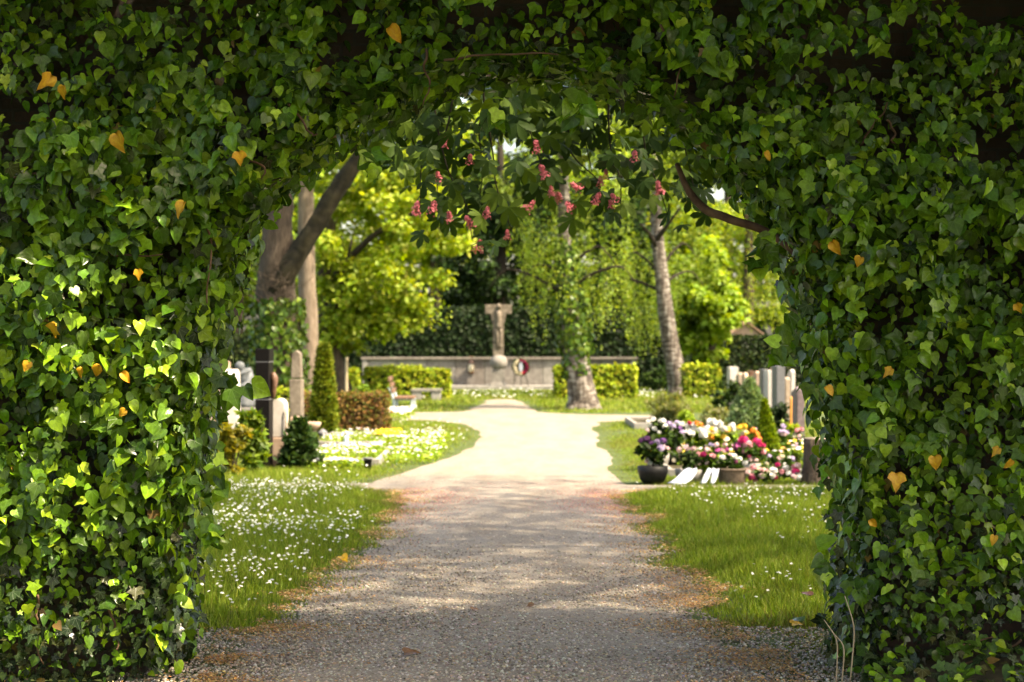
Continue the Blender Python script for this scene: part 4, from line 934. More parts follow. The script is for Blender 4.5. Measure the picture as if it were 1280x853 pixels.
# ------------------------------------------------------------------ hedges and shrubs
def hedge(name, label, x0, x1, y0, y1, h, n, size, pal, seed, core='core', rnd=0.08, mat='darkleaf', z0=0.0, group=None):
    t = thing(name, label, 'hedge', ((x0+x1)/2, (y0+y1)/2, 0), group)
    bbox('twigs', (x0+.07, y0+.07, z0), (x1-.07, y1-.07, h-.07), core, t, min(0.06, (x1-x0)*.2), 2, 0.01)
    r = np.random.default_rng(seed); A = np.array([(x1-x0)*h, (x1-x0)*h*0.5, (y1-y0)*h, (y1-y0)*h, (x1-x0)*(y1-y0)*1.3]); f = r.choice(5, n, p=A/A.sum())
    u, v = r.random(n), r.random(n); Pp = np.zeros((n, 3)); Nn = np.zeros((n, 3))
    for k in range(5):
        s = f == k
        if k < 2: Pp[s] = np.stack([x0+(x1-x0)*u[s], np.full(s.sum(), (y0, y1)[k]), z0+(h-z0)*v[s]], -1); Nn[s] = (0, (-1, 1)[k], 0)
        elif k < 4: Pp[s] = np.stack([np.full(s.sum(), (x0, x1)[k-2]), y0+(y1-y0)*u[s], z0+(h-z0)*v[s]], -1); Nn[s] = ((-1, 1)[k-2], 0, 0)
        else: Pp[s] = np.stack([x0+(x1-x0)*u[s], y0+(y1-y0)*v[s], np.full(s.sum(), h)], -1); Nn[s] = (0, 0, 1)
    # round the corners and roughen the face
    c = np.array([(x0+x1)/2, (y0+y1)/2, 0]); lo = np.array([x0+rnd, y0+rnd, -9]); hi = np.array([x1-rnd, y1-rnd, h-rnd]); q = np.clip(Pp, lo, hi); dv = Pp-q; L = np.linalg.norm(dv, axis=1, keepdims=True)
    Pp = np.where(L > rnd, q+dv/np.maximum(L, 1e-6)*rnd, Pp)
    Pp += Nn*(r.normal(-0.01, 0.022, (n, 1))+0.10*(fbm(Pp[:, 0]*2.3+Pp[:, 1], Pp[:, 2]*2.3+Pp[:, 1]*2, seed)-0.5)[:, None])
    S = r.uniform(*size, n)
    o = leaves('foliage', DIAMOND, Pp, frames(norm(Nn+r.normal(0, 0.5, (n, 3))+np.array([0, 0, .25])), r.normal(0, 0.7, (n, 3))), np.stack([S, S, S], -1), pick(n, pal, None, 0.25, r), mat, t, smooth=False)
    tag(o, kind='stuff'); return t
BOX = [(0.20, 0.27, 0.015), (0.27, 0.32, 0.02), (0.12, 0.18, 0.012), (0.33, 0.35, 0.03)]
def H(px0, px1, top, d, dep, **k):
    return dict(x0=P(px0, 430, d)[0], x1=P(px1, 430, d)[0], y0=d, y1=d+dep, h=P(0, top, d)[2], **k)
hedge('clipped_hedge', 'clipped yellow-green box hedge behind the stone bench, front block', **H(470, 561, 463, 46.5, 0.9), n=3400, size=(.07, .13), pal=BOX, seed=201, group='clipped box hedges')
hedge('clipped_hedge', 'clipped yellow-green box hedge block half hidden at the wall end', **H(455, 528, 460, 48.5, 0.8), n=2400, size=(.07, .13), pal=BOX, seed=202, group='clipped box hedges')
hedge('clipped_hedge', 'clipped yellow-green box hedge behind the ivy-covered birch', **H(695, 796, 459, 46.0, 1.2), n=3800, size=(.07, .13), pal=BOX, seed=203, group='clipped box hedges')
hedge('clipped_hedge', 'small cube of clipped box right of the leaning birch', **H(857, 900, 458, 47.0, 0.9), n=2000, size=(.06, .12), pal=BOX, seed=204, group='clipped box hedges')
hedge('clipped_hedge', 'small clipped box behind the thin wooden stake', **H(424, 447, 462, 52.0, 0.6), n=1000, size=(.07, .12), pal=BOX, seed=205, group='clipped box hedges')
hedge('clipped_hedge', 'low green hedge strip behind the white gravestone', **H(336, 380, 489, 31.0, 0.6), n=1300, size=(.05, .09), pal=BOX, seed=206, group='clipped box hedges')
BR = [(0.16, 0.09, 0.025), (0.11, 0.10, 0.02), (0.20, 0.11, 0.03), (0.09, 0.12, 0.02), (0.13, 0.065, 0.02)]
hedge('brown_hedge', 'low clipped hedge turned rusty brown beside the column thuja', **H(418, 481, 493, 28.6, 1.0), n=3600, size=(.035, .065), pal=BR, seed=207, core='browncore', rnd=0.05)
hedge('brown_hedge', 'brown hedge stub left of the column thuja', **H(374, 396, 492, 29.4, 0.5), n=1200, size=(.035, .065), pal=BR, seed=208, core='browncore', rnd=0.05)
hedge('tall_hedge', 'tall dark clipped hedge behind the memorial wall and cross', **H(400, 870, 386, 58.6, 1.6), n=22000, size=(.10, .18), pal=DARKG, seed=209, rnd=0.15)
hedge('tall_hedge', 'dark clipped hedge on the right in front of the hut', **H(870, 1200, 421, 55.0, 1.2), n=9000, size=(.08, .15), pal=DARKG+[(0.05, 0.07, 0.014)], seed=210)
hedge('tall_hedge', 'dark clipped hedge on the far left behind the statue', **H(40, 330, 419, 54.0, 1.2), n=8000, size=(.08, .15), pal=DARKG+[(0.05, 0.07, 0.014)], seed=211)
def cone_shrub(name, label, px, base_py, top_py, wpx, d, n, size, pal, seed, power=1.0, mat='darkleaf', lump=0.12, tilt=0.0, tip=1.0, core='core'):
    b = P(px, base_py, d); h = (base_py-top_py)/FPX*d; rad = wpx/2/FPX*d; z0 = max(0.0, b[2]); zt = b[2]+h; h = zt-z0
    t = thing(name, label, 'shrub', (b[0], d, 0))
    tube('trunk', [(b[0], d, -0.03), (b[0], d, z0+h*0.3), (b[0]+tilt*h*0.5, d, z0+h*0.6)], [0.05, 0.035, 0.02], 'darkbark', t, 6)
    r = np.random.default_rng(seed); u = r.random(n)**0.85*0.98; a = r.uniform(0, 6.28, n)
    prof = (1-u)**power*np.clip(0.75+2.2*u, 0, 1)
    rr = rad*(prof+0.03)*(1+lump*(2*vnoise(a*3+10, u*9, seed)-1))*(1-0.35*r.random(n)**2)
    Pp = np.stack([b[0]+rr*np.cos(a)+tilt*h*u, d+rr*np.sin(a), z0+h*u], -1); out = np.stack([np.cos(a), np.sin(a), 0.5+0*a], -1)
    S = r.uniform(*size, n)
    o = leaves('foliage', DIAMOND, Pp, frames(norm(np.cross(out, r.normal(0, 1, (n, 3)))+out*0.4), out*0.6+np.array([0, 0, 0.6*tip])+r.normal(0, .3, (n, 3))), np.stack([S*0.7, S, S], -1), pick(n, pal, None, 0.22, r), mat, t, smooth=False)
    tag(o, kind='stuff')
    pr = [(rad*0.72*((1-q)**power*min(1, .75+2.2*q)+0.01), z0+h*q*0.96) for q in np.linspace(0, 1, 9)]
    V, F = lathe_arr(pr, (b[0], d, 0), 12); V[:, 0] += tilt*(V[:, 2]-z0); fast('twigs', V, F, core, t)
    return t
THU = [(0.15, 0.19, 0.018), (0.20, 0.23, 0.025), (0.09, 0.13, 0.014)]
cone_shrub('column_thuja', 'tall golden-green column thuja beside the rusty brown hedge', 405, 546, 430, 34, 27.6, 5200, (.05, .10), THU, 301, 0.55)
cone_shrub('cone_spruce', 'bluish-green dwarf spruce cone among the right graves', 937, 534, 474, 56, 27.0, 4200, (.04, .08), [(0.13, 0.20, 0.08), (0.18, 0.26, 0.12), (0.23, 0.31, 0.16)], 302, 0.9, lump=0.2)
cone_shrub('cone_thuja', 'slender lime-green thuja cone behind the pink hydrangea', 960, 572, 500, 36, 20.6, 3000, (.03, .06), [(0.16, 0.24, 0.015), (0.22, 0.29, 0.02), (0.11, 0.17, 0.012)], 303, 1.15, lump=0.15, tilt=-0.06)
cone_shrub('dark_conifer', 'dark green spiky dwarf conifer right of the white gravestone', 375, 588, 526, 50, 20.3, 1800, (.05, .11), [(0.02, 0.045, 0.012), (0.03, 0.065, 0.016), (0.05, 0.09, 0.02)], 304, 0.75, lump=0.55)
def mound(name, label, px, base_py, top_py, wpx, d, n, size, pal, seed, mat='leaf', dep=None, tipup=0.4, catg='shrub', wmul=0.6, nclump=26, dens=0.15):
    b = P(px, base_py, d); zt = P(px, top_py, d)[2]; rad = wpx/2/FPX*d; dep = dep or rad; z0 = max(0.02, min(b[2], 0.3)); h = zt
    t = thing(name, label, catg, (b[0], d, 0))
    c = ball_points((b[0], d, h*0.45), (rad*0.82, dep*0.8, h*0.42), nclump, seed, 0.2)
    cd = clump_leaves(c, np.full(nclump, min(rad, h)*0.30), n, size, pal, None, -tipup, seed+1, 0.8, wmul=wmul, shell=dens)
    cd[0][:, 2] = np.maximum(cd[0][:, 2], 0.01)
    tag(put('foliage', cd, t, mat), kind='stuff')
    for k in range(5):
        a = k*1.26; tube('stem', [(b[0], d, -0.02), (b[0]+rad*.3*math.cos(a), d+dep*.3*math.sin(a), h*.3), (b[0]+rad*.6*math.cos(a), d+dep*.6*math.sin(a), h*.62)], [0.012, 0.01, 0.005], 'darkbark', t, 5)
    return t
mound('golden_shrub', 'golden-yellow feathery conifer shrub by the left pillar', 290, 600, 505, 50, 19.2, 2600, (.05, .11), [(0.22, 0.21, 0.02), (0.28, 0.24, 0.03), (0.14, 0.15, 0.02)], 401, tipup=1.2)
mound('leafy_shrub', 'light green leafy shrub in front of the black pillar stone', 315, 600, 500, 44, 19.6, 1500, (.07, .14), [(0.12, 0.20, 0.02), (0.17, 0.25, 0.03), (0.08, 0.15, 0.015)], 402)
mound('leafy_shrub', 'low green shrub behind the black pillar stone', 312, 520, 462, 50, 30, 1700, (.06, .12), SPRING, 403)
mound('rosemary_shrub', 'grey-green bushy lavender left of the right grave bed', 832, 533, 490, 76, 31.0, 4200, (.05, .12), [(0.11, 0.15, 0.04), (0.15, 0.19, 0.06), (0.19, 0.19, 0.08)], 404, tipup=1.6, wmul=0.3, nclump=40)
mound('leafy_shrub', 'yellow-green spurge behind the white potted roses', 858, 533, 505, 34, 27.0, 1500, (.04, .08), SPRING, 405)
mound('leafy_shrub', 'dark round shrub between the small box cube and the spruce cone', 912, 505, 470, 50, 33.0, 2200, (.05, .1), DARKG+MIDG, 406, mat='darkleaf')
mound('leafy_shrub', 'grey-leaved perennial left of the spruce cone', 893, 535, 500, 50, 28.5, 1700, (.04, .09), [(0.18, 0.21, 0.09), (0.13, 0.18, 0.05), (0.26, 0.26, 0.14)], 407, tipup=1.2, wmul=0.4)
mound('leafy_shrub', 'dark yew bush in front of the right gravestones', 973, 530, 496, 40, 27.5, 1800, (.04, .09), DARKG, 408, mat='darkleaf')
mound('leafy_shrub', 'yellow-green plant beside the orange stake', 985, 565, 520, 36, 22.5, 1400, (.04, .08), SPRING+LIME, 409)
mound('leafy_shrub', 'small round green shrub beside the tree stump', 993, 590, 556, 26, 19.6, 1100, (.025, .05), MIDG+SPRING, 410)
mound('leafy_shrub', 'shrub with pale leaves under the right dark hedge', 935, 500, 462, 60, 38.0, 1800, (.05, .1), MIDG+SPRING, 411)
mound('leafy_shrub', 'low green bush at the foot of the lime-green tree', 455, 500, 478, 40, 45.0, 900, (.06, .12), MIDG+SPRING, 412)
mound('leafy_shrub', 'dark undergrowth right of the memorial wall', 822, 500, 455, 46, 53.0, 1500, (.08, .15), DARKG+MIDG, 413, mat='darkleaf')

# ------------------------------------------------------------------ memorial wall, cross, wreath
dw = 56.0
x0, x1 = P(453, 0, dw)[0], P(795, 0, dw)[0]; wt = P(0, 450, dw)[2]
mw = thing('memorial_wall', 'long low memorial wall of grey stone panels with dark coping', 'wall', ((x0+x1)/2, dw, 0))
npan = 9; pw = (x1-x0-0.36)/npan
for k, mt in zip(range(npan), ['stone2', 'stone2', 'stone', 'stone3', 'stone', 'stone', 'stone2', 'stone3', 'stone']):
    bbox('panel', (x0+.18+k*pw+.008, dw+.02+.006*(k % 2), -.05), (x0+.18+(k+1)*pw-.008, dw+.3, wt), mt, mw, 0.012)
for xx in (x0, x1-.172): bbox('end_pier', (xx, dw-.03, -.05), (xx+.17, dw+.34, wt+.004), 'stone2', mw, 0.012)
for k in range(5):
    w5 = (x1-x0+.1)/5; bbox('coping_slab', (x0-.05+k*w5+.004, dw-.06, wt+.006), (x0-.05+(k+1)*w5-.004, dw+.38, wt+.085), 'coping', mw, 0.012)
xs0, xs1 = P(556, 0, dw)[0], P(694, 0, dw)[0]
for k in range(4):
    ws = (xs1-xs0)/4; bbox('step_slab', (xs0+k*ws+.004, dw-1.25, -.05), (xs0+(k+1)*ws-.004, dw-.05, .15), 'stone2', mw, 0.015)
# lantern fixed to the wall
lx, lz = P(589, 0, dw)[0], P(0, 458, dw)[2]
ln = thing('wall_lantern', 'small bronze grave lantern fixed on the memorial wall left of the cross', 'lantern', (lx, dw-.08, 0.0))
bbox('back_plate', (lx-.09, dw-.012, lz-.25), (lx+.09, dw+.018, lz+.32), 'bronze', ln, 0.01)
lathe('lamp_glass', [(0.02, -.13), (0.085, -.12), (0.10, 0), (0.085, .13), (0.03, .15)], (lx, dw-.13, lz-.05), 'cream', ln, 12)
lathe('cap', [(0.115, .13), (0.11, .16), (0.05, .22), (0.005, .27)], (lx, dw-.13, lz-.05), 'bronze', ln, 12)
# crucifix
dc = 55.2; cx = P(623, 0, dc)[0]; zb = 0.15
zz = lambda py: P(0, py, dc)[2]
cr = thing('stone_cross', 'weathered stone crucifix with a ball on a pedestal before the memorial wall', 'cross', (cx, dc, 0.15))
bbox('pedestal', (cx-.20, dc-.2, zb), (cx+.20, dc+.2, zz(462)), 'stone', cr, 0.02)
bbox('base_block', (cx-.26, dc-.26, zb-.01), (cx+.26, dc+.26, zb+.09), 'stone2', cr, 0.02)
lathe('ball', [(max(0.001, .285*math.sin(a)), .285-.285*math.cos(a)) for a in np.linspace(0, math.pi, 17)], (cx+.01, dc, zz(464.5)), 'stone', cr, 28)
z1, z2 = zz(452), zz(381)
prism('shaft', [(cx-.17, z1), (cx+.17, z1), (cx+.175, zz(406)), (cx+.26, zz(393)), (cx+.43, zz(393)), (cx+.43, z2), (cx-.43, z2), (cx-.43, zz(393)), (cx-.26, zz(393)), (cx-.185, zz(405))], dc-.14, dc+.14, 'cross', cr, 'y', 0.02)
fig = [tube_arr(smooth_path([(cx, dc-.12, zz(388)), (cx+.01, dc-.13, zz(394)), (cx-.01, dc-.13, zz(404)), (cx+.02, dc-.12, zz(411))], 9), np.interp(np.linspace(0, 1, 9), [0, .3, .6, 1], [.06, .12, .1, .11]), 10, 0.05)]
for s in (-1, 1):
    fig.append(tube_arr(smooth_path([(cx+s*.05, dc-.13, zz(411)), (cx+s*.06+.03, dc-.16, zz(422)), (cx+s*.03, dc-.13, zz(436))], 8), np.linspace(.075, .04, 8), 8))
hv, hf = lathe_arr([(max(.001, .085*math.sin(a)), .1-.1*math.cos(a)) for a in np.linspace(0, math.pi, 9)], (cx+.02, dc-.16, zz(387.5)), 12); fig.append((hv, hf))
V, F = join(fig); fast('carved_figure', V, F, 'cross', cr, smooth=True)
# wreath on an easel
dr = 54.9; wx = P(651, 0, dr)[0]; wz = P(0, 459, dr)[2]
wr = thing('wreath', 'flower wreath of red, white and green on a wire stand at the wall', 'wreath', (wx, dr, .15))
n = 900; a = rng.uniform(0, 6.28, n); b = rng.uniform(0, 6.28, n); rt = .20+.075*np.cos(b)
Pp = np.stack([wx+rt*np.cos(a), dr+.075*np.sin(b)*.9, wz+rt*np.sin(a)], -1); nn = np.stack([np.cos(a)*np.cos(b), np.sin(b), np.sin(a)*np.cos(b)], -1)
C = pick(n, [(0.02, 0.05, 0.012), (0.03, 0.07, 0.015)], None, .2)
put('greenery', (Pp, frames(norm(nn+rng.normal(0, .4, (n, 3))), unit(n)), np.full((n, 3), .07), C), wr, 'darkleaf')
HEADV = {}
def head_mesh(cn, seed=0, npet=24, flat=0.6):
    key = (cn, seed)
    if key not in HEADV:
        r = np.random.default_rng(seed+900); u = unit(npet, r); u[:, 2] = np.abs(u[:, 2])*1.1-0.25; u = norm(u)
        Pp = u*np.array([1, 1, flat])*r.uniform(.7, 1, (npet, 1)); v, f = spread(FLOWER, Pp*0.78, frames(norm(u+r.normal(0, .25, (npet, 3))), unit(npet, r)), r.uniform(.34, .62, npet))
        me = fast('blossom', v, f, cn); HEADV[key] = me.data; bpy.data.objects.remove(me)
    return HEADV[key]
def head(parent, p, r, cn, name='blossom', facing=None):
    ob = link(bpy.data.objects.new(name, head_mesh(cn, random.randrange(3))), parent)
    n_ = norm(rng.normal(0, .3, 3)+np.array([0, -.35, .9])) if facing is None else norm(np.array(facing, float)); place(ob, parent, np.array(p), frames(n_[None], unit(1))[0], r); return ob
for k in range(16):
    an = 2*math.pi*k/16; c = 'wine' if -0.2 < math.sin(an+.6) and math.cos(an) > -.3 else ('cream' if math.cos(an) < 0 else 'red')
    head(wr, (wx+.205*math.cos(an), dr-.08, wz+.205*math.sin(an)), .07, c, facing=(0, -1, .2))
prism('ribbon', [(wx-.05, wz-.12), (wx+.05, wz-.14), (wx+.06, wz+.02), (wx+.02, wz+.18), (wx-.05, wz+.1)], dr-.13, dr-.115, 'ribbon', wr)
for s in (-1, 1): tube('stand_leg', [(wx+s*.05, dr+.05, wz+.2), (wx+s*.24, dr-.05, .14)], .012, 'blackpot', wr, 6)
tube('stand_leg', [(wx, dr+.06, wz+.2), (wx, dr+.35, .14)], .012, 'blackpot', wr, 6)

# ------------------------------------------------------------------ bench, stone bench, stake, hut
db = G(514); bx = P(500, 0, db)[0]
be = thing('garden_bench', 'small wooden garden bench with pale iron legs seen from its end', 'bench', (bx, db+.6, 0))
pz = lambda py: P(0, py, db)[2]
for k in range(3): bbox('seat_slat', (bx-.13+k*.15, db, pz(499)), (bx+.0+k*.15, db+1.2, pz(496.5)), 'wood', be, .008)
for k in range(3):
    z = pz(496)+.08+.13*k; bbox('back_slat', (bx-.20-.035*k, db, z), (bx-.165-.035*k, db+1.2, z+.10), 'wood', be, .008)
for yy_ in (db+.08, db+1.08):
    tube('rear_leg', [(bx-.13, yy_, -.01), (bx-.15, yy_, pz(500)), (bx-.19, yy_, pz(492)), (bx-.27, yy_, pz(484.5))], [.032, .028, .026, .02], 'castiron', be, 8)
    tube('front_leg', [(bx+.29, yy_, -.01), (bx+.25, yy_, pz(505)), (bx+.27, yy_, pz(499.5))], [.032, .026, .03], 'castiron', be, 8)
    tube('seat_rail', [(bx-.15, yy_, pz(500)), (bx+.28, yy_, pz(500))], .02, 'castiron', be, 6)
dsb = G(501); pz = lambda py: P(0, py, dsb)[2]; X = lambda px: P(px, 0, dsb)[0]
sb = thing('stone_bench', 'grey stone bench on two block supports before the left clipped hedge', 'bench', (X(533), dsb+.2, 0))
bbox('seat_slab', (X(513.5), dsb-.02, pz(490)), (X(552), dsb+.42, pz(486.5)), 'stone', sb, .012)
bbox('support', (X(515), dsb, -.03), (X(527), dsb+.4, pz(490.1)), 'stone2', sb, .012)
bbox('support', (X(539), dsb, -.03), (X(550.5), dsb+.4, pz(490.1)), 'stone2', sb, .012)
ds_ = 46.0; tag(tube('wooden_stake', [P(433, 0, ds_)*np.array([1, 1, 0])-np.array([0, 0, .05]), P(433, 470, ds_), P(433.5, 447, ds_)], [.045, .042, .04], 'palewood', None, 8), 'thin pale wooden stake beside the lime-green tree', 'stake')
dh = 60.0; X = lambda px: P(px, 0, dh)[0]; pz = lambda py: P(0, py, dh)[2]
hu = thing('garden_hut', 'small gabled hut with brownish front behind the right dark hedge', 'hut', (X(932), dh+1, 0))
bbox('wall', (X(908), dh, -.05), (X(958), dh+2.2, pz(423)), 'plaster', hu, .01)
prism('gable', [(X(908), pz(423)+.002), (X(958), pz(423)+.002), (X(933), pz(404))], dh+.01, dh+2.19, 'plaster', hu)
for s in (-1, 1):
    e = X(933)+s*(X(962)-X(933)); V_ = [(X(933), pz(404)+.01), (e, pz(424.5)), (e, pz(423)), (X(933), pz(402))]
    prism('roof_slope', V_, dh-.15, dh+2.35, 'roof', hu)
bbox('door', (X(926), dh-.03, -.03), (X(940), dh+.02, 1.3), 'wood', hu, .01)

# ------------------------------------------------------------------ gravestones
def slab(name, label, px0, px1, top, d, dep, mat, group=None, shape='flat', base=True, catg='gravestone'):
    xa, xb = P(px0, 0, d)[0], P(px1, 0, d)[0]; h = P(0, top, d)[2]
    t = thing(name, label, catg, ((xa+xb)/2, d+dep/2, 0), group); y0, y1 = d, d+dep
    if shape == 'flat': poly = [(y0, -.05), (y1, -.05), (y1, h), (y0, h)]
    elif shape == 'slant': poly = [(y0, -.05), (y1, -.05), (y1, h*.9), (y0+dep*.3, h), (y0, h*.96)]
    elif shape == 'round':
        poly = [(y0, -.05), (y1, -.05)]+[((y0+y1)/2+dep/2*math.cos(a), h-dep*.3+dep*.3*math.sin(a)) for a in np.linspace(0, math.pi, 9)]
    prism('stone', poly, xa, xb, mat, t, 'x', 0.012)
    if base: bbox('plinth', (xa-.05, y0-.05, -.04), (xb+.05, y1+.05, .08), 'stone', t, .012)
    return t
GR = 'gravestones in the right-hand row'
for (a_, b_, tp, d, dep, m, sh, lb) in [
    (912, 923, 459, 38.5, .5, 'white_stone', 'flat', 'short white gravestone farthest left in the right-hand row'),
    (923, 929, 466, 37.5, .45, 'tan_stone', 'slant', 'narrow brown gravestone next to the white one'),
    (931, 936, 466, 36.5, .5, 'pink_stone', 'round', 'narrow beige gravestone above the spruce cone'),
    (937, 944, 464, 36.8, .4, 'bronze', 'flat', 'dark brown gravestone above the spruce cone'),
    (945, 953, 464, 34.5, .5, 'pink_stone', 'slant', 'beige gravestone with slanted top right of the spruce tip'),
    (953.5, 959, 462, 33.0, .5, 'grey_granite', 'flat', 'dark grey gravestone left of the white narrow slab'),
    (959.5, 966, 463, 32.4, .5, 'white_stone', 'flat', 'narrow white gravestone left of the grey slab'),
    (966.5, 970, 459, 34.0, .4, 'pink_stone', 'flat', 'thin cream gravestone half hidden by the grey slab'),
    (970.5, 981.5, 458, 31.6, .6, 'grey_granite', 'flat', 'broad grey granite slab, tallest of the right-hand row'),
    (982, 988, 472, 32.5, .5, 'tan_stone', 'slant', 'short tan gravestone right of the grey slab'),
    (989, 994, 462, 33.5, .5, 'white_stone', 'slant', 'white gravestone nearest the right pillar'),
    (996, 1006, 484, 24.5, .5, 'mauve_stone', 'slant', 'mauve-brown gravestone close beside the right pillar')]:
    slab('gravestone', lb, a_, b_, tp, d, dep, m, GR, sh)
# tall black pillar stone in three blocks, with a bronze relief
d = 20.2; xa, xb = P(319, 0, d)[0], P(336.5, 0, d)[0]; pz = lambda py: P(0, py, d)[2]
bp = thing('black_pillar_gravestone', 'tall slim black granite gravestone in three blocks by the left pillar', 'gravestone', ((xa+xb)/2, d+.2, 0))
for (t0, t1) in ((436, 452), (453, 499), (500, 606)): bbox('granite_block', (xa+(.004 if t0 == 453 else 0), d, max(-.03, pz(t1))), (xb-(.006 if t0 == 453 else 0), d+.4, pz(t0)), 'black_stone', bp, .006)
for t0 in (452.5, 499.5): bbox('pale_joint', (xa+.003, d+.003, pz(t0+.6)), (xb-.003, d+.397, pz(t0-.6)), 'grey_granite', bp, 0)
V, F = join([tube_arr(smooth_path([(xb+.02, d+.2, pz(466)), (xb+.035, d+.2, pz(476)), (xb+.03, d+.18, pz(490)), (xb+.015, d+.2, pz(499))], 10), np.interp(np.linspace(0, 1, 10), [0, .2, .5, 1], [.02, .045, .04, .02]), 8, .12)])
fast('bronze_relief', V, F, 'bronze', bp, smooth=True)
# white rounded stele with carved bands
d = G(586); xa, xb = P(336, 0, d)[0], P(357, 0, d)[0]; pz = lambda py: P(0, py, d)[2]
ws = thing('white_gravestone', 'bright white gravestone with rounded top and pinkish foot', 'gravestone', ((xa+xb)/2, d+.2, 0))
def rpoly(xa, xb, zb, zt, k=9):
    c = (xa+xb)/2; r = (xb-xa)/2; return [(xa, zb), (xb, zb)]+[(c+r*math.cos(a), zt-r*1.1+r*1.1*math.sin(a)) for a in np.linspace(0, math.pi, k)]
prism('stele', rpoly(xa+.015, xb-.015, pz(547), pz(499)), d+.02, d+.38, 'white_stone', ws, 'y', .01)
bbox('foot', (xa+.01, d, -.03), (xb-.02, d+.4, pz(547.3)), 'pink_stone', ws, .015)
for s, xx in ((-1, xa), (1, xb)): tube('carved_edge', [(xx, d+.01, pz(582)), (xx+.004*s, d+.0, pz(540)), (xx, d+.01, pz(512))], [.012, .014, .01], 'tan_stone', ws, 8, .2, 12)
bbox('side_stone', (xb+.02, d+.25, -.03), (xb+.13, d+.45, pz(522)), 'pink_stone', ws, .03)
# grey-brown stele
d = 25.8; xa, xb = P(362, 0, d)[0], P(377, 0, d)[0]; pz = lambda py: P(0, py, d)[2]
st = thing('stone_stele', 'tall weathered grey-brown stone stele left of the column thuja', 'gravestone', ((xa+xb)/2, d+.15, 0))
prism('upper_block', [(xa+.02, pz(473)), (xb-.015, pz(473)), (xb-.03, pz(442)), ((xa+xb)/2, pz(438)), (xa+.03, pz(443))], d, d+.3, 'cross', st, 'y', .01)
bbox('lower_block', (xa, d-.02, -.04), (xb, d+.32, pz(474.5)), 'cross', st, .015)
# statue of a robed figure
d = 29.0; sx = P(304, 0, d)[0]; pz = lambda py: P(0, py, d)[2]
su = thing('robed_statue', 'grey statue of a robed figure with bowed head on the left graves', 'statue', (sx, d, 0))
bbox('plinth', (sx-.2, d-.2, -.04), (sx+.2, d+.2, .42), 'stone', su, .02)
V, F = join([tube_arr(smooth_path([(sx+.03, d, .42), (sx+.05, d, .7), (sx+.04, d, .92), (sx, d-.02, 1.02), (sx-.02, d-.03, 1.06)], 16), np.interp(np.linspace(0, 1, 16), [0, .3, .6, .8, .9, 1], [.17, .15, .14, .16, .09, .05]), 14, .06),
             tube_arr(smooth_path([(sx-.03, d-.03, 1.03), (sx-.05, d-.05, 1.12), (sx-.05, d-.05, 1.2)], 8), np.interp(np.linspace(0, 1, 8), [0, .4, .8, 1], [.05, .085, .075, .02]), 12),
             tube_arr(smooth_path([(sx+.13, d-.05, .98), (sx+.10, d-.17, .8), (sx-.06, d-.2, .78)], 8), np.linspace(.06, .035, 8), 8), tube_arr(smooth_path([(sx-.13, d-.05, .98), (sx-.14, d-.15, .82), (sx-.02, d-.2, .78)], 8), np.linspace(.06, .035, 8), 8)])
fast('figure', V, F, 'statue', su, smooth=True)
slab('gravestone', 'white gravestone half hidden by ivy left of the statue', 276, 296, 462, 27.0, .35, 'white_stone', None, 'round')
slab('gravestone', 'pinkish gravestone peeping out behind the left pillar', 262, 284, 452, 29.0, .35, 'pink_stone', None, 'flat')
# bird bath, lantern, vase, kerbs, figurine
d = G(556); bx_ = P(391, 0, d)[0]
lathe_b = thing('bird_bath', 'small pale stone bird bath on a short stem among the left graves', 'bird bath', (bx_, d, 0))
lathe('bowl', [(.001, .23), (.06, .24), (.11, .29), (.125, .35), (.115, .355), (.10, .32), (.05, .28), (.001, .275)], (bx_, d, -.02), 'pink_stone', lathe_b, 20)
lathe('stem', [(.09, -.02), (.085, .03), (.045, .07), (.04, .18), (.06, .235)], (bx_, d, -.02), 'tan_stone', lathe_b, 16)
d = G(556); lx = P(403.5, 0, d)[0]
lt = thing('grave_lantern', 'small grey grave lantern right of the bird bath', 'lantern', (lx, d, 0))
lathe('body', [(.001, .0), (.06, .0), (.06, .03), (.05, .04), (.05, .16), (.06, .17)], (lx, d, 0), 'statue', lt, 12)
lathe('cap', [(.075, .172), (.07, .19), (.03, .22), (.001, .24)], (lx, d, 0), 'grey_granite', lt, 12)
d = G(588); vx = P(460, 0, d)[0]
vz = thing('grave_vase', 'small dark square grave vase at the front of the white flower bed', 'vase', (vx, d, 0))
prism('body', [(vx-.035, 0), (vx+.035, 0), (vx+.045, .13), (vx-.045, .13)], d-.04, d+.04, 'black_stone', vz, 'y', .006)
lathe('rim', [(.05, .128), (.058, .135), (.058, .15), (.045, .15), (.043, .132)], (vx, d, 0), 'grey_granite', vz, 14)
d = G(560); fx = P(432.5, 0, d)[0]
fg = thing('grave_figurine', 'tiny pale blue figurine before the brown hedge', 'figurine', (fx, d, 0))
lathe('robe', [(.001, -.01), (.05, -.01), (.045, .06), (.03, .13), (.035, .16), (.015, .185)], (fx, d, 0), 'castiron', fg, 12); lathe('head', [(.001, .18), (.025, .19), (.03, .215), (.02, .24), (.001, .248)], (fx, d, 0), 'white_stone', fg, 12)
def kerb(name, label, xa, xb, ya, yb, mat, h=.09, w=.07):
    t = thing(name, label, 'grave kerb', ((xa+xb)/2, (ya+yb)/2, 0))
    for lo, hi in (((xa, ya, -.03), (xb, ya+w, h)), ((xa, yb-w, -.03), (xb, yb, h)), ((xa, ya+w+.003, -.03), (xa+w, yb-w-.003, h-.003)), ((xb-w, ya+w+.003, -.03), (xb, yb-w-.003, h-.003))): bbox('kerb_stone', lo, hi, mat, t, .012)
    tag(bbox('soil_fill', (xa+w+.004, ya+w+.004, -.03), (xb-w-.004, yb-w-.004, h-.035), 'soil', t, 0), None); return t
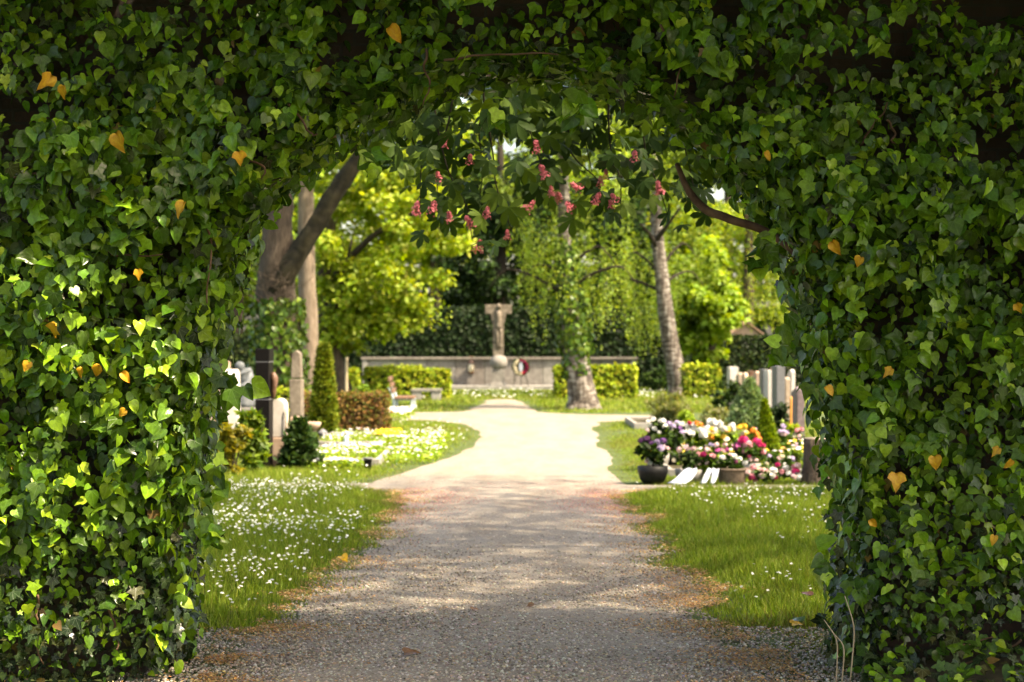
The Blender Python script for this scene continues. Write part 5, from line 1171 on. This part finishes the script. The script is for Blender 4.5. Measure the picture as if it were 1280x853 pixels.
kerb('grave_kerb', 'low stone kerb round the white-flowered grave on the left', -2.55, -1.62, 20.9, 23.4, 'stone2')
kerb('grave_kerb', 'low stone kerb of the grave before the rusty brown hedge', -2.9, -1.9, 24.6, 27.4, 'stone')
kerb('grave_kerb', 'pale stone kerb round the right-hand flower grave', 1.75, 3.9, 19.2, 22.3, 'stone2')
kerb('grave_kerb', 'pale kerb beside the grey-green lavender', P(797, 0, 31)[0]-.15, P(870, 0, 31)[0], 29.8, 32.3, 'stone2', .12)
tag(tube('orange_stake', [np.array([P(988.5, 0, 23.5)[0], 23.5, -.05]), P(988.5, 520, 23.5), P(989, 496, 23.5)], [.018, .018, .016], 'orange_wood', None, 8), 'thin orange wooden stake in the right grave bed', 'stake')
# stump by the right pillar
d = 18.2; tx = P(1022, 0, d)[0]
sp = thing('tree_stump', 'rough brown tree stump right of the flower baskets', 'stump', (tx, d, 0))
V, F = tube_arr([(tx, d, -.05), (tx, d, .05), (tx+.005, d, .2), (tx, d, .42), (tx, d, .49)], [.25, .2, .165, .155, .15], 20, .07); fast('trunk', V, F, 'bark', sp, smooth=True)
lathe('cut_face', [(.001, .004), (.145, .003), (.148, -.01)], (tx, d, .494), 'tan_stone', sp, 20)

# ------------------------------------------------------------------ flower beds and pots
def bed(name, label, x0, x1, y0, y1, h, nleaf, nfl, cols_, wts, fs, seed, green=SPRING):
    r = np.random.default_rng(seed)
    t = thing(name, label, 'flower bed', ((x0+x1)/2, (y0+y1)/2, 0))
    x = r.uniform(x0, x1, nleaf); y = r.uniform(y0, y1, nleaf); hh = h*(.6+.6*fbm(x*3, y*3, seed))
    Pp = np.stack([x, y, .02+hh*r.random(nleaf)*.8], -1); S = r.uniform(.04, .08, nleaf)
    tag(put('foliage', (Pp, frames(norm(r.normal(0, .6, (nleaf, 3))+np.array([0, -.2, .8])), r.normal(0, 1, (nleaf, 3))), np.stack([S*.7, S, S], -1), pick(nleaf, green, None, .2, r)), t, 'leaf'), kind='stuff')
    x = r.uniform(x0, x1, nfl); y = r.uniform(y0, y1, nfl); hh = h*(.6+.6*fbm(x*3, y*3, seed))
    k = fbm(x*2.2, y*2.2, seed+5) > .3; x, y, hh = x[k], y[k], hh[k]; m = len(x)
    v, f = spread(FLOWER, np.stack([x, y, .03+hh], -1), frames(norm(np.stack([r.normal(0, .3, m), r.normal(-.4, .3, m), np.ones(m)], -1)), unit(m, r)), fs*r.uniform(.7, 1.2, m))
    tag(fast('flowers', v, f, 'petal', t, np.repeat(pick(m, cols_, wts, .08, r), len(FLOWER[0]), 0)), kind='stuff'); return t
WH = [(0.8, 0.79, 0.77), (0.78, 0.72, 0.72)]
bed('flower_bed', 'bed of small white flowers on the left grave', -2.47, -1.70, 20.98, 23.3, .14, 1800, 240, WH+[(0.45, 0.36, 0.6)], [6, 2, 1], .016, 501)
bed('flower_bed', 'white bedding flowers before the rusty brown hedge', -2.82, -1.0, 24.7, 27.3, .12, 2200, 240, WH, None, .018, 502)
bed('flower_bed', 'patch of yellow flowers right of the brown hedge', GX(470, 552), GX(500, 552), 25.6, 27.0, .13, 700, 260, [(0.72, 0.55, 0.03), (0.75, 0.42, 0.03)], None, .028, 503)
bed('flower_bed', 'white daisy patch spilling onto the grass beside the left grave', -1.68, -0.95, 21.2, 25.2, .10, 1200, 130, WH, None, .016, 504)
bed('flower_bed', 'pale blue pansies along the front of the left grave', GX(392, 584), GX(455, 586), 20.15, 20.75, .10, 700, 130, [(0.5, 0.5, 0.7), (0.75, 0.73, 0.75), (0.7, 0.6, 0.2)], None, .026, 505)
bed('flower_bed', 'white and orange flowers in front of the garden bench', GX(483, 523), GX(514, 523), G(527), G(519), .16, 600, 330, WH+[(0.7, 0.3, 0.05)], [5, 3, 1.4], .026, 506)
bed('flower_bed', 'mixed low planting of the right-hand grave', 1.9, 3.8, 19.9, 22.1, .22, 2400, 260, [(0.75, 0.5, 0.05), (0.7, 0.5, 0.6), (0.78, 0.76, 0.75)], None, .03, 507, MIDG+SPRING)
def pot_plant(name, label, d, px, top_py, wpx, nleaf, heads, container=None, leafpal=None, seed=0, catg='flowers', hp=0.0, group=None, lsize=(.05, .1)):
    x = P(px, 0, d)[0]; t = thing(name, label, catg, (x, d, 0), group); zt = P(0, top_py, d)[2]; rad = wpx/2/FPX*d
    r = np.random.default_rng(seed)
    z0 = 0.03
    if container: z0 = container(t, x, d)
    c = ball_points((x, d, (z0+zt)/2), (rad*.8, rad*.6, (zt-z0)*.36), 14, seed, .1)
    cd = clump_leaves(c, np.full(14, min(rad, max(.08, zt-z0))*.38), nleaf, lsize, leafpal or MIDG, None, -.4, seed+1, .8, wmul=.7, shell=.1); cd[0][:, 2] = np.maximum(cd[0][:, 2], max(.012, z0-.02))
    tag(put('foliage', cd, t, 'darkleaf'), kind='stuff')
    tube('stem', [(x, d, z0-.03), (x+.01, d, (z0+zt)/2), (x, d, zt-.04)], [.012, .01, .005], 'darkbark', t, 5)
    for (hx, hy, rp, cn) in heads:
        p = P(hx, hy, d-rad*.35+r.normal(0, rad*.15)); p[2] = max(p[2], .02); head(t, p, rp/FPX*d, cn)
    return t
def bowl_c(rtop, h, mat):
    def f(t, x, d):
        lathe('bowl', [(.001, 0), (rtop*.62, 0), (rtop*.84, h*.25), (rtop*.97, h*.65), (rtop, h), (rtop*.95, h*1.01), (rtop*.9, h*.8), (.001, h*.78)], (x, d, 0.004), mat, t, 28); return h*.85
    return f
def basket_c(rtop, h):
    def f(t, x, d):
        prof = [(rtop*(.86+.14*q), h*q) for q in np.linspace(0, 1, 15)]
        lathe('weave', [(.001, .003)]+prof+[(rtop*.93, h*1.0), (rtop*.9, h*.75), (.001, h*.74)], (x, d, .004), 'wicker', t, 72, lambda a, i: .035*math.cos(18*a)*(1 if i % 2 else -1) if 1 <= i <= 15 else 0)
        V, F = tube_arr([(x+rtop*1.01*math.cos(a), d+rtop*1.01*math.sin(a), h+.005) for a in np.linspace(0, 2*math.pi, 33)], .014, 8, .1); fast('rim', V, F, 'wicker', t, smooth=True)
        return h*.85
    return f
def S_(seed, n, x0, x1, y0, y1, rr, cols_):
    r = np.random.default_rng(seed); return [(r.uniform(x0, x1), r.uniform(y0, y1), r.uniform(*rr), cols_[r.integers(len(cols_))]) for _ in range(n)]
d = 18.3
pot_plant('flower_bowl', 'purple hydrangeas in a round black bowl at the path edge', d, 816, 548, 44, 420,
          [(802, 551, 6, 'darkpurple'), (809, 549, 5.5, 'darkpurple'), (815, 554, 5, 'purple'), (821, 553, 6, 'lilac'), (829, 551, 5, 'purple'), (826, 560, 5, 'lilac'), (835, 561, 4, 'palepink'), (808, 577, 3, 'palepink'), (820, 574, 3, 'cream'), (812, 563, 3.4, 'yellow')],
          bowl_c(.165, .185, 'blackpot'), DARKG+MIDG, 601, lsize=(.06, .12))
g2 = pot_plant('flower_bowl', 'pink and cream roses in a grey bowl with a white ribbon', 18.35, 862, 562, 48, 420,
          [(843, 576, 4, 'cream'), (849, 562, 4, 'palepink'), (858, 560, 5, 'palepink'), (866, 562, 5, 'palepink'), (872, 568, 5.5, 'pink'), (879, 568, 5, 'fuchsia'), (862, 572, 4, 'cream'), (872, 580, 4.5, 'palepink'), (850, 571, 3.5, 'cream'), (884, 562, 4.5, 'palepink'), (878, 575, 4, 'palepink')],
          bowl_c(.16, .15, 'greypot'), MIDG+DARKG, 602)
g3 = pot_plant('flower_spray', 'green and pink flower spray with a white two-tailed ribbon', 18.3, 890, 565, 26, 240, [(891, 570, 5, 'pink'), (897, 563, 4, 'magenta'), (884, 579, 3.5, 'palepink'), (893, 581, 3, 'lilac'), (901, 578, 3.5, 'purple')], None, SPRING+MIDG, 603, lsize=(.06, .13))
pot_plant('flower_basket', 'white orchids in a round wicker basket', 18.25, 915, 566, 40, 300,
          [(903, 572, 4.5, 'white'), (910, 575, 4, 'white'), (918, 571, 5, 'white'), (924, 574, 5, 'white'), (920, 578, 3.4, 'magenta'), (931, 579, 4, 'white'), (899, 578, 3.6, 'white'), (913, 569, 3.5, 'palepink'), (936, 571, 3, 'wine')], basket_c(.155, .155), MIDG, 604)
pot_plant('flower_spray', 'long low spray of pink, red and white roses on the grass', 18.3, 966, 584, 72, 420,
          S_(605, 22, 934, 999, 583, 598, (3.6, 5.2), ['palepink', 'white', 'palepink', 'cream', 'pink', 'white'])+[(939, 598, 5, 'wine'), (944, 601, 4, 'magenta'), (968, 596, 5.5, 'fuchsia'), (995, 589, 5.5, 'fuchsia'), (967, 588, 6, 'white'), (982, 585, 5, 'white'), (954, 592, 5, 'palepink'), (972, 581, 4, 'fuchsia'), (998, 582, 5, 'palepink'), (992, 596, 4.5, 'palepink')], None, MIDG, 606, lsize=(.04, .08))
pot_plant('potted_hydrangea', 'bright pink hydrangea behind the wicker basket', 19.0, 937, 545, 44, 420,
          [(921, 558, 6.5, 'magenta'), (930, 550, 7, 'fuchsia'), (935, 556, 7, 'pink'), (930, 563, 5.5, 'pink'), (946, 552, 6.5, 'fuchsia'), (951, 558, 7, 'fuchsia'), (954, 565, 5, 'pink'), (927, 553, 5, 'fuchsia'), (940, 571, 4, 'palepink'), (945, 575, 3.5, 'palepink'), (938, 575, 3.5, 'palepink')], bowl_c(.13, .17, 'greypot'), MIDG, 607)
pot_plant('potted_roses', 'tall white rose bush behind the purple hydrangeas', 20.2, 822, 524, 40, 520, [(811, 527, 4, 'white'), (817, 524, 4, 'white'), (826, 526, 4, 'white'), (831, 533, 4, 'white'), (818, 536, 4, 'white'), (809, 538, 3.4, 'palepink'), (824, 541, 3, 'white'), (830, 526, 3.5, 'white'), (813, 532, 3, 'white')], bowl_c(.14, .2, 'greypot'), MIDG+DARKG, 608)
pot_plant('lilac_bush', 'lilac-purple flower bush beside the white roses', 20.4, 845, 527, 30, 420, [(836, 530, 5, 'lilac'), (842, 533, 4.5, 'lilac'), (849, 535, 4.5, 'purple'), (853, 540, 4, 'lilac'), (837, 537, 4, 'purple'), (846, 528, 3.5, 'lilac')], bowl_c(.13, .18, 'blackpot'), DARKG+MIDG, 609)
pot_plant('white_flower_mass', 'broad mass of white blossoms left of the yellow flowers', 20.8, 868, 528, 46, 420, S_(610, 21, 850, 890, 530, 552, (4.5, 6.5), ['white'])+[(862, 529, 4, 'red'), (871, 529, 4, 'orange'), (876, 531, 4, 'orange')], None, SPRING+MIDG, 611)
pot_plant('white_flower_mass', 'bright white blossoms above the yellow flowers', 21.2, 902, 525, 40, 320, S_(612, 16, 886, 919, 527, 543, (4.5, 6.5), ['white']), None, SPRING+MIDG, 613)
pot_plant('yellow_flower_bunch', 'bunch of yellow flowers in front of the white blossoms', 19.9, 897, 534, 32, 340, S_(614, 13, 888, 911, 536, 550, (3.4, 5), ['yellow', 'yellow', 'yellow', 'orange', 'cream']), None, LIME+MIDG, 615)
pot_plant('yellow_flower_bunch', 'pale yellow and orange flowers left of the lime thuja cone', 20.1, 934, 530, 30, 300, S_(616, 8, 924, 936, 532, 544, (3.4, 4.6), ['yellow', 'cream', 'yellow'])+[(942, 538, 5, 'orange'), (946, 543, 5, 'orange'), (949, 548, 4, 'orange'), (938, 546, 4, 'wine')], None, MIDG, 617)
pot_plant('lilac_flower_bunch', 'pale lilac blossoms right of the lime thuja cone', 20.9, 972, 530, 34, 300, S_(618, 11, 962, 984, 533, 546, (3.6, 5), ['lilac', 'palepink', 'lilac', 'white']), None, MIDG, 619)
pot_plant('lilac_flower_bunch', 'pale lilac blossoms left of the lime thuja cone', 21.0, 946, 533, 22, 180, S_(620, 6, 940, 952, 534, 541, (3, 4.4), ['lilac', 'white', 'lilac']), None, MIDG, 621)
pot_plant('pink_flower_bunch', 'small pink flowers at the mauve gravestone', 22.2, 1000, 532, 20, 160, [(996, 538, 3.4, 'pink'), (1002, 537, 3.4, 'pink'), (999, 545, 3, 'palepink'), (992, 545, 4, 'cream')], None, MIDG, 622)
pot_plant('cream_flower_bunch', 'white and lilac flowers behind the low rose spray', 19.3, 975, 568, 46, 300, S_(624, 14, 958, 996, 570, 582, (2.8, 4.2), ['white', 'lilac', 'cream', 'white', 'palepink']), None, MIDG, 623)
pot_plant('pink_flower_bunch', 'pink begonias between the grey bowl and the wicker basket', 19.3, 900, 555, 30, 260, [(903, 563, 4, 'pink'), (896, 556, 4, 'palepink'), (889, 556, 3.6, 'lilac'), (909, 562, 4, 'magenta'), (906, 556, 3.4, 'palepink')], None, MIDG+DARKG, 625)
# ribbons: thin curved bands of satin
def ribbon(parent, rows, th=.006):
    """rows: (left px,py) (right px,py) distance"""
    A = np.array([P(*a_, d_) for a_, b_, d_ in rows]); B = np.array([P(*b_, d_) for a_, b_, d_ in rows])
    A = smooth_path(A, 14); B = smooth_path(B, 14); n = 14; m = 6; V = []
    for k in range(2):
        for i_ in range(n):
            for j in range(m):
                t_ = j/(m-1); p = A[i_]*(1-t_)+B[i_]*t_; V.append(p+np.array([0, -.012*math.sin(t_*9+i_*.35)-k*th, .007*math.sin(t_*8+i_*.5)+k*th*.7]))
    V = np.array(V); V[:, 2] = np.maximum(V[:, 2], .012); F = []
    for i_ in range(n-1):
        for j in range(m-1):
            a_ = i_*m+j; F.append((a_, a_+1, a_+m+1, a_+m)); b_ = a_+n*m; F.append((b_, b_+m, b_+m+1, b_+1))
    rim = [i_*m for i_ in range(n)]+[(n-1)*m+j for j in range(1, m)]+[i_*m+m-1 for i_ in range(n-2, -1, -1)]+[j for j in range(m-2, 0, -1)]
    for q in range(len(rim)):
        a_, b_ = rim[q], rim[(q+1) % len(rim)]; F.append((a_, b_, b_+n*m, a_+n*m))
    return fast('ribbon', V, F, 'ribbon', parent, smooth=True)
ribbon(g2, [((858, 586), (871, 586), 18.15), ((853, 590), (871, 592), 18.1), ((844, 598), (864, 601), 18.02), ((834, 605), (856, 606.5), 17.97)])
ribbon(g3, [((885, 586), (893, 587), 18.12), ((881, 593), (888, 594), 18.08), ((875, 605), (882, 606), 17.98)])
ribbon(g3, [((890, 586), (899, 587), 18.12), ((890, 594), (898, 594), 18.08), ((887, 605), (893, 606), 17.98)])
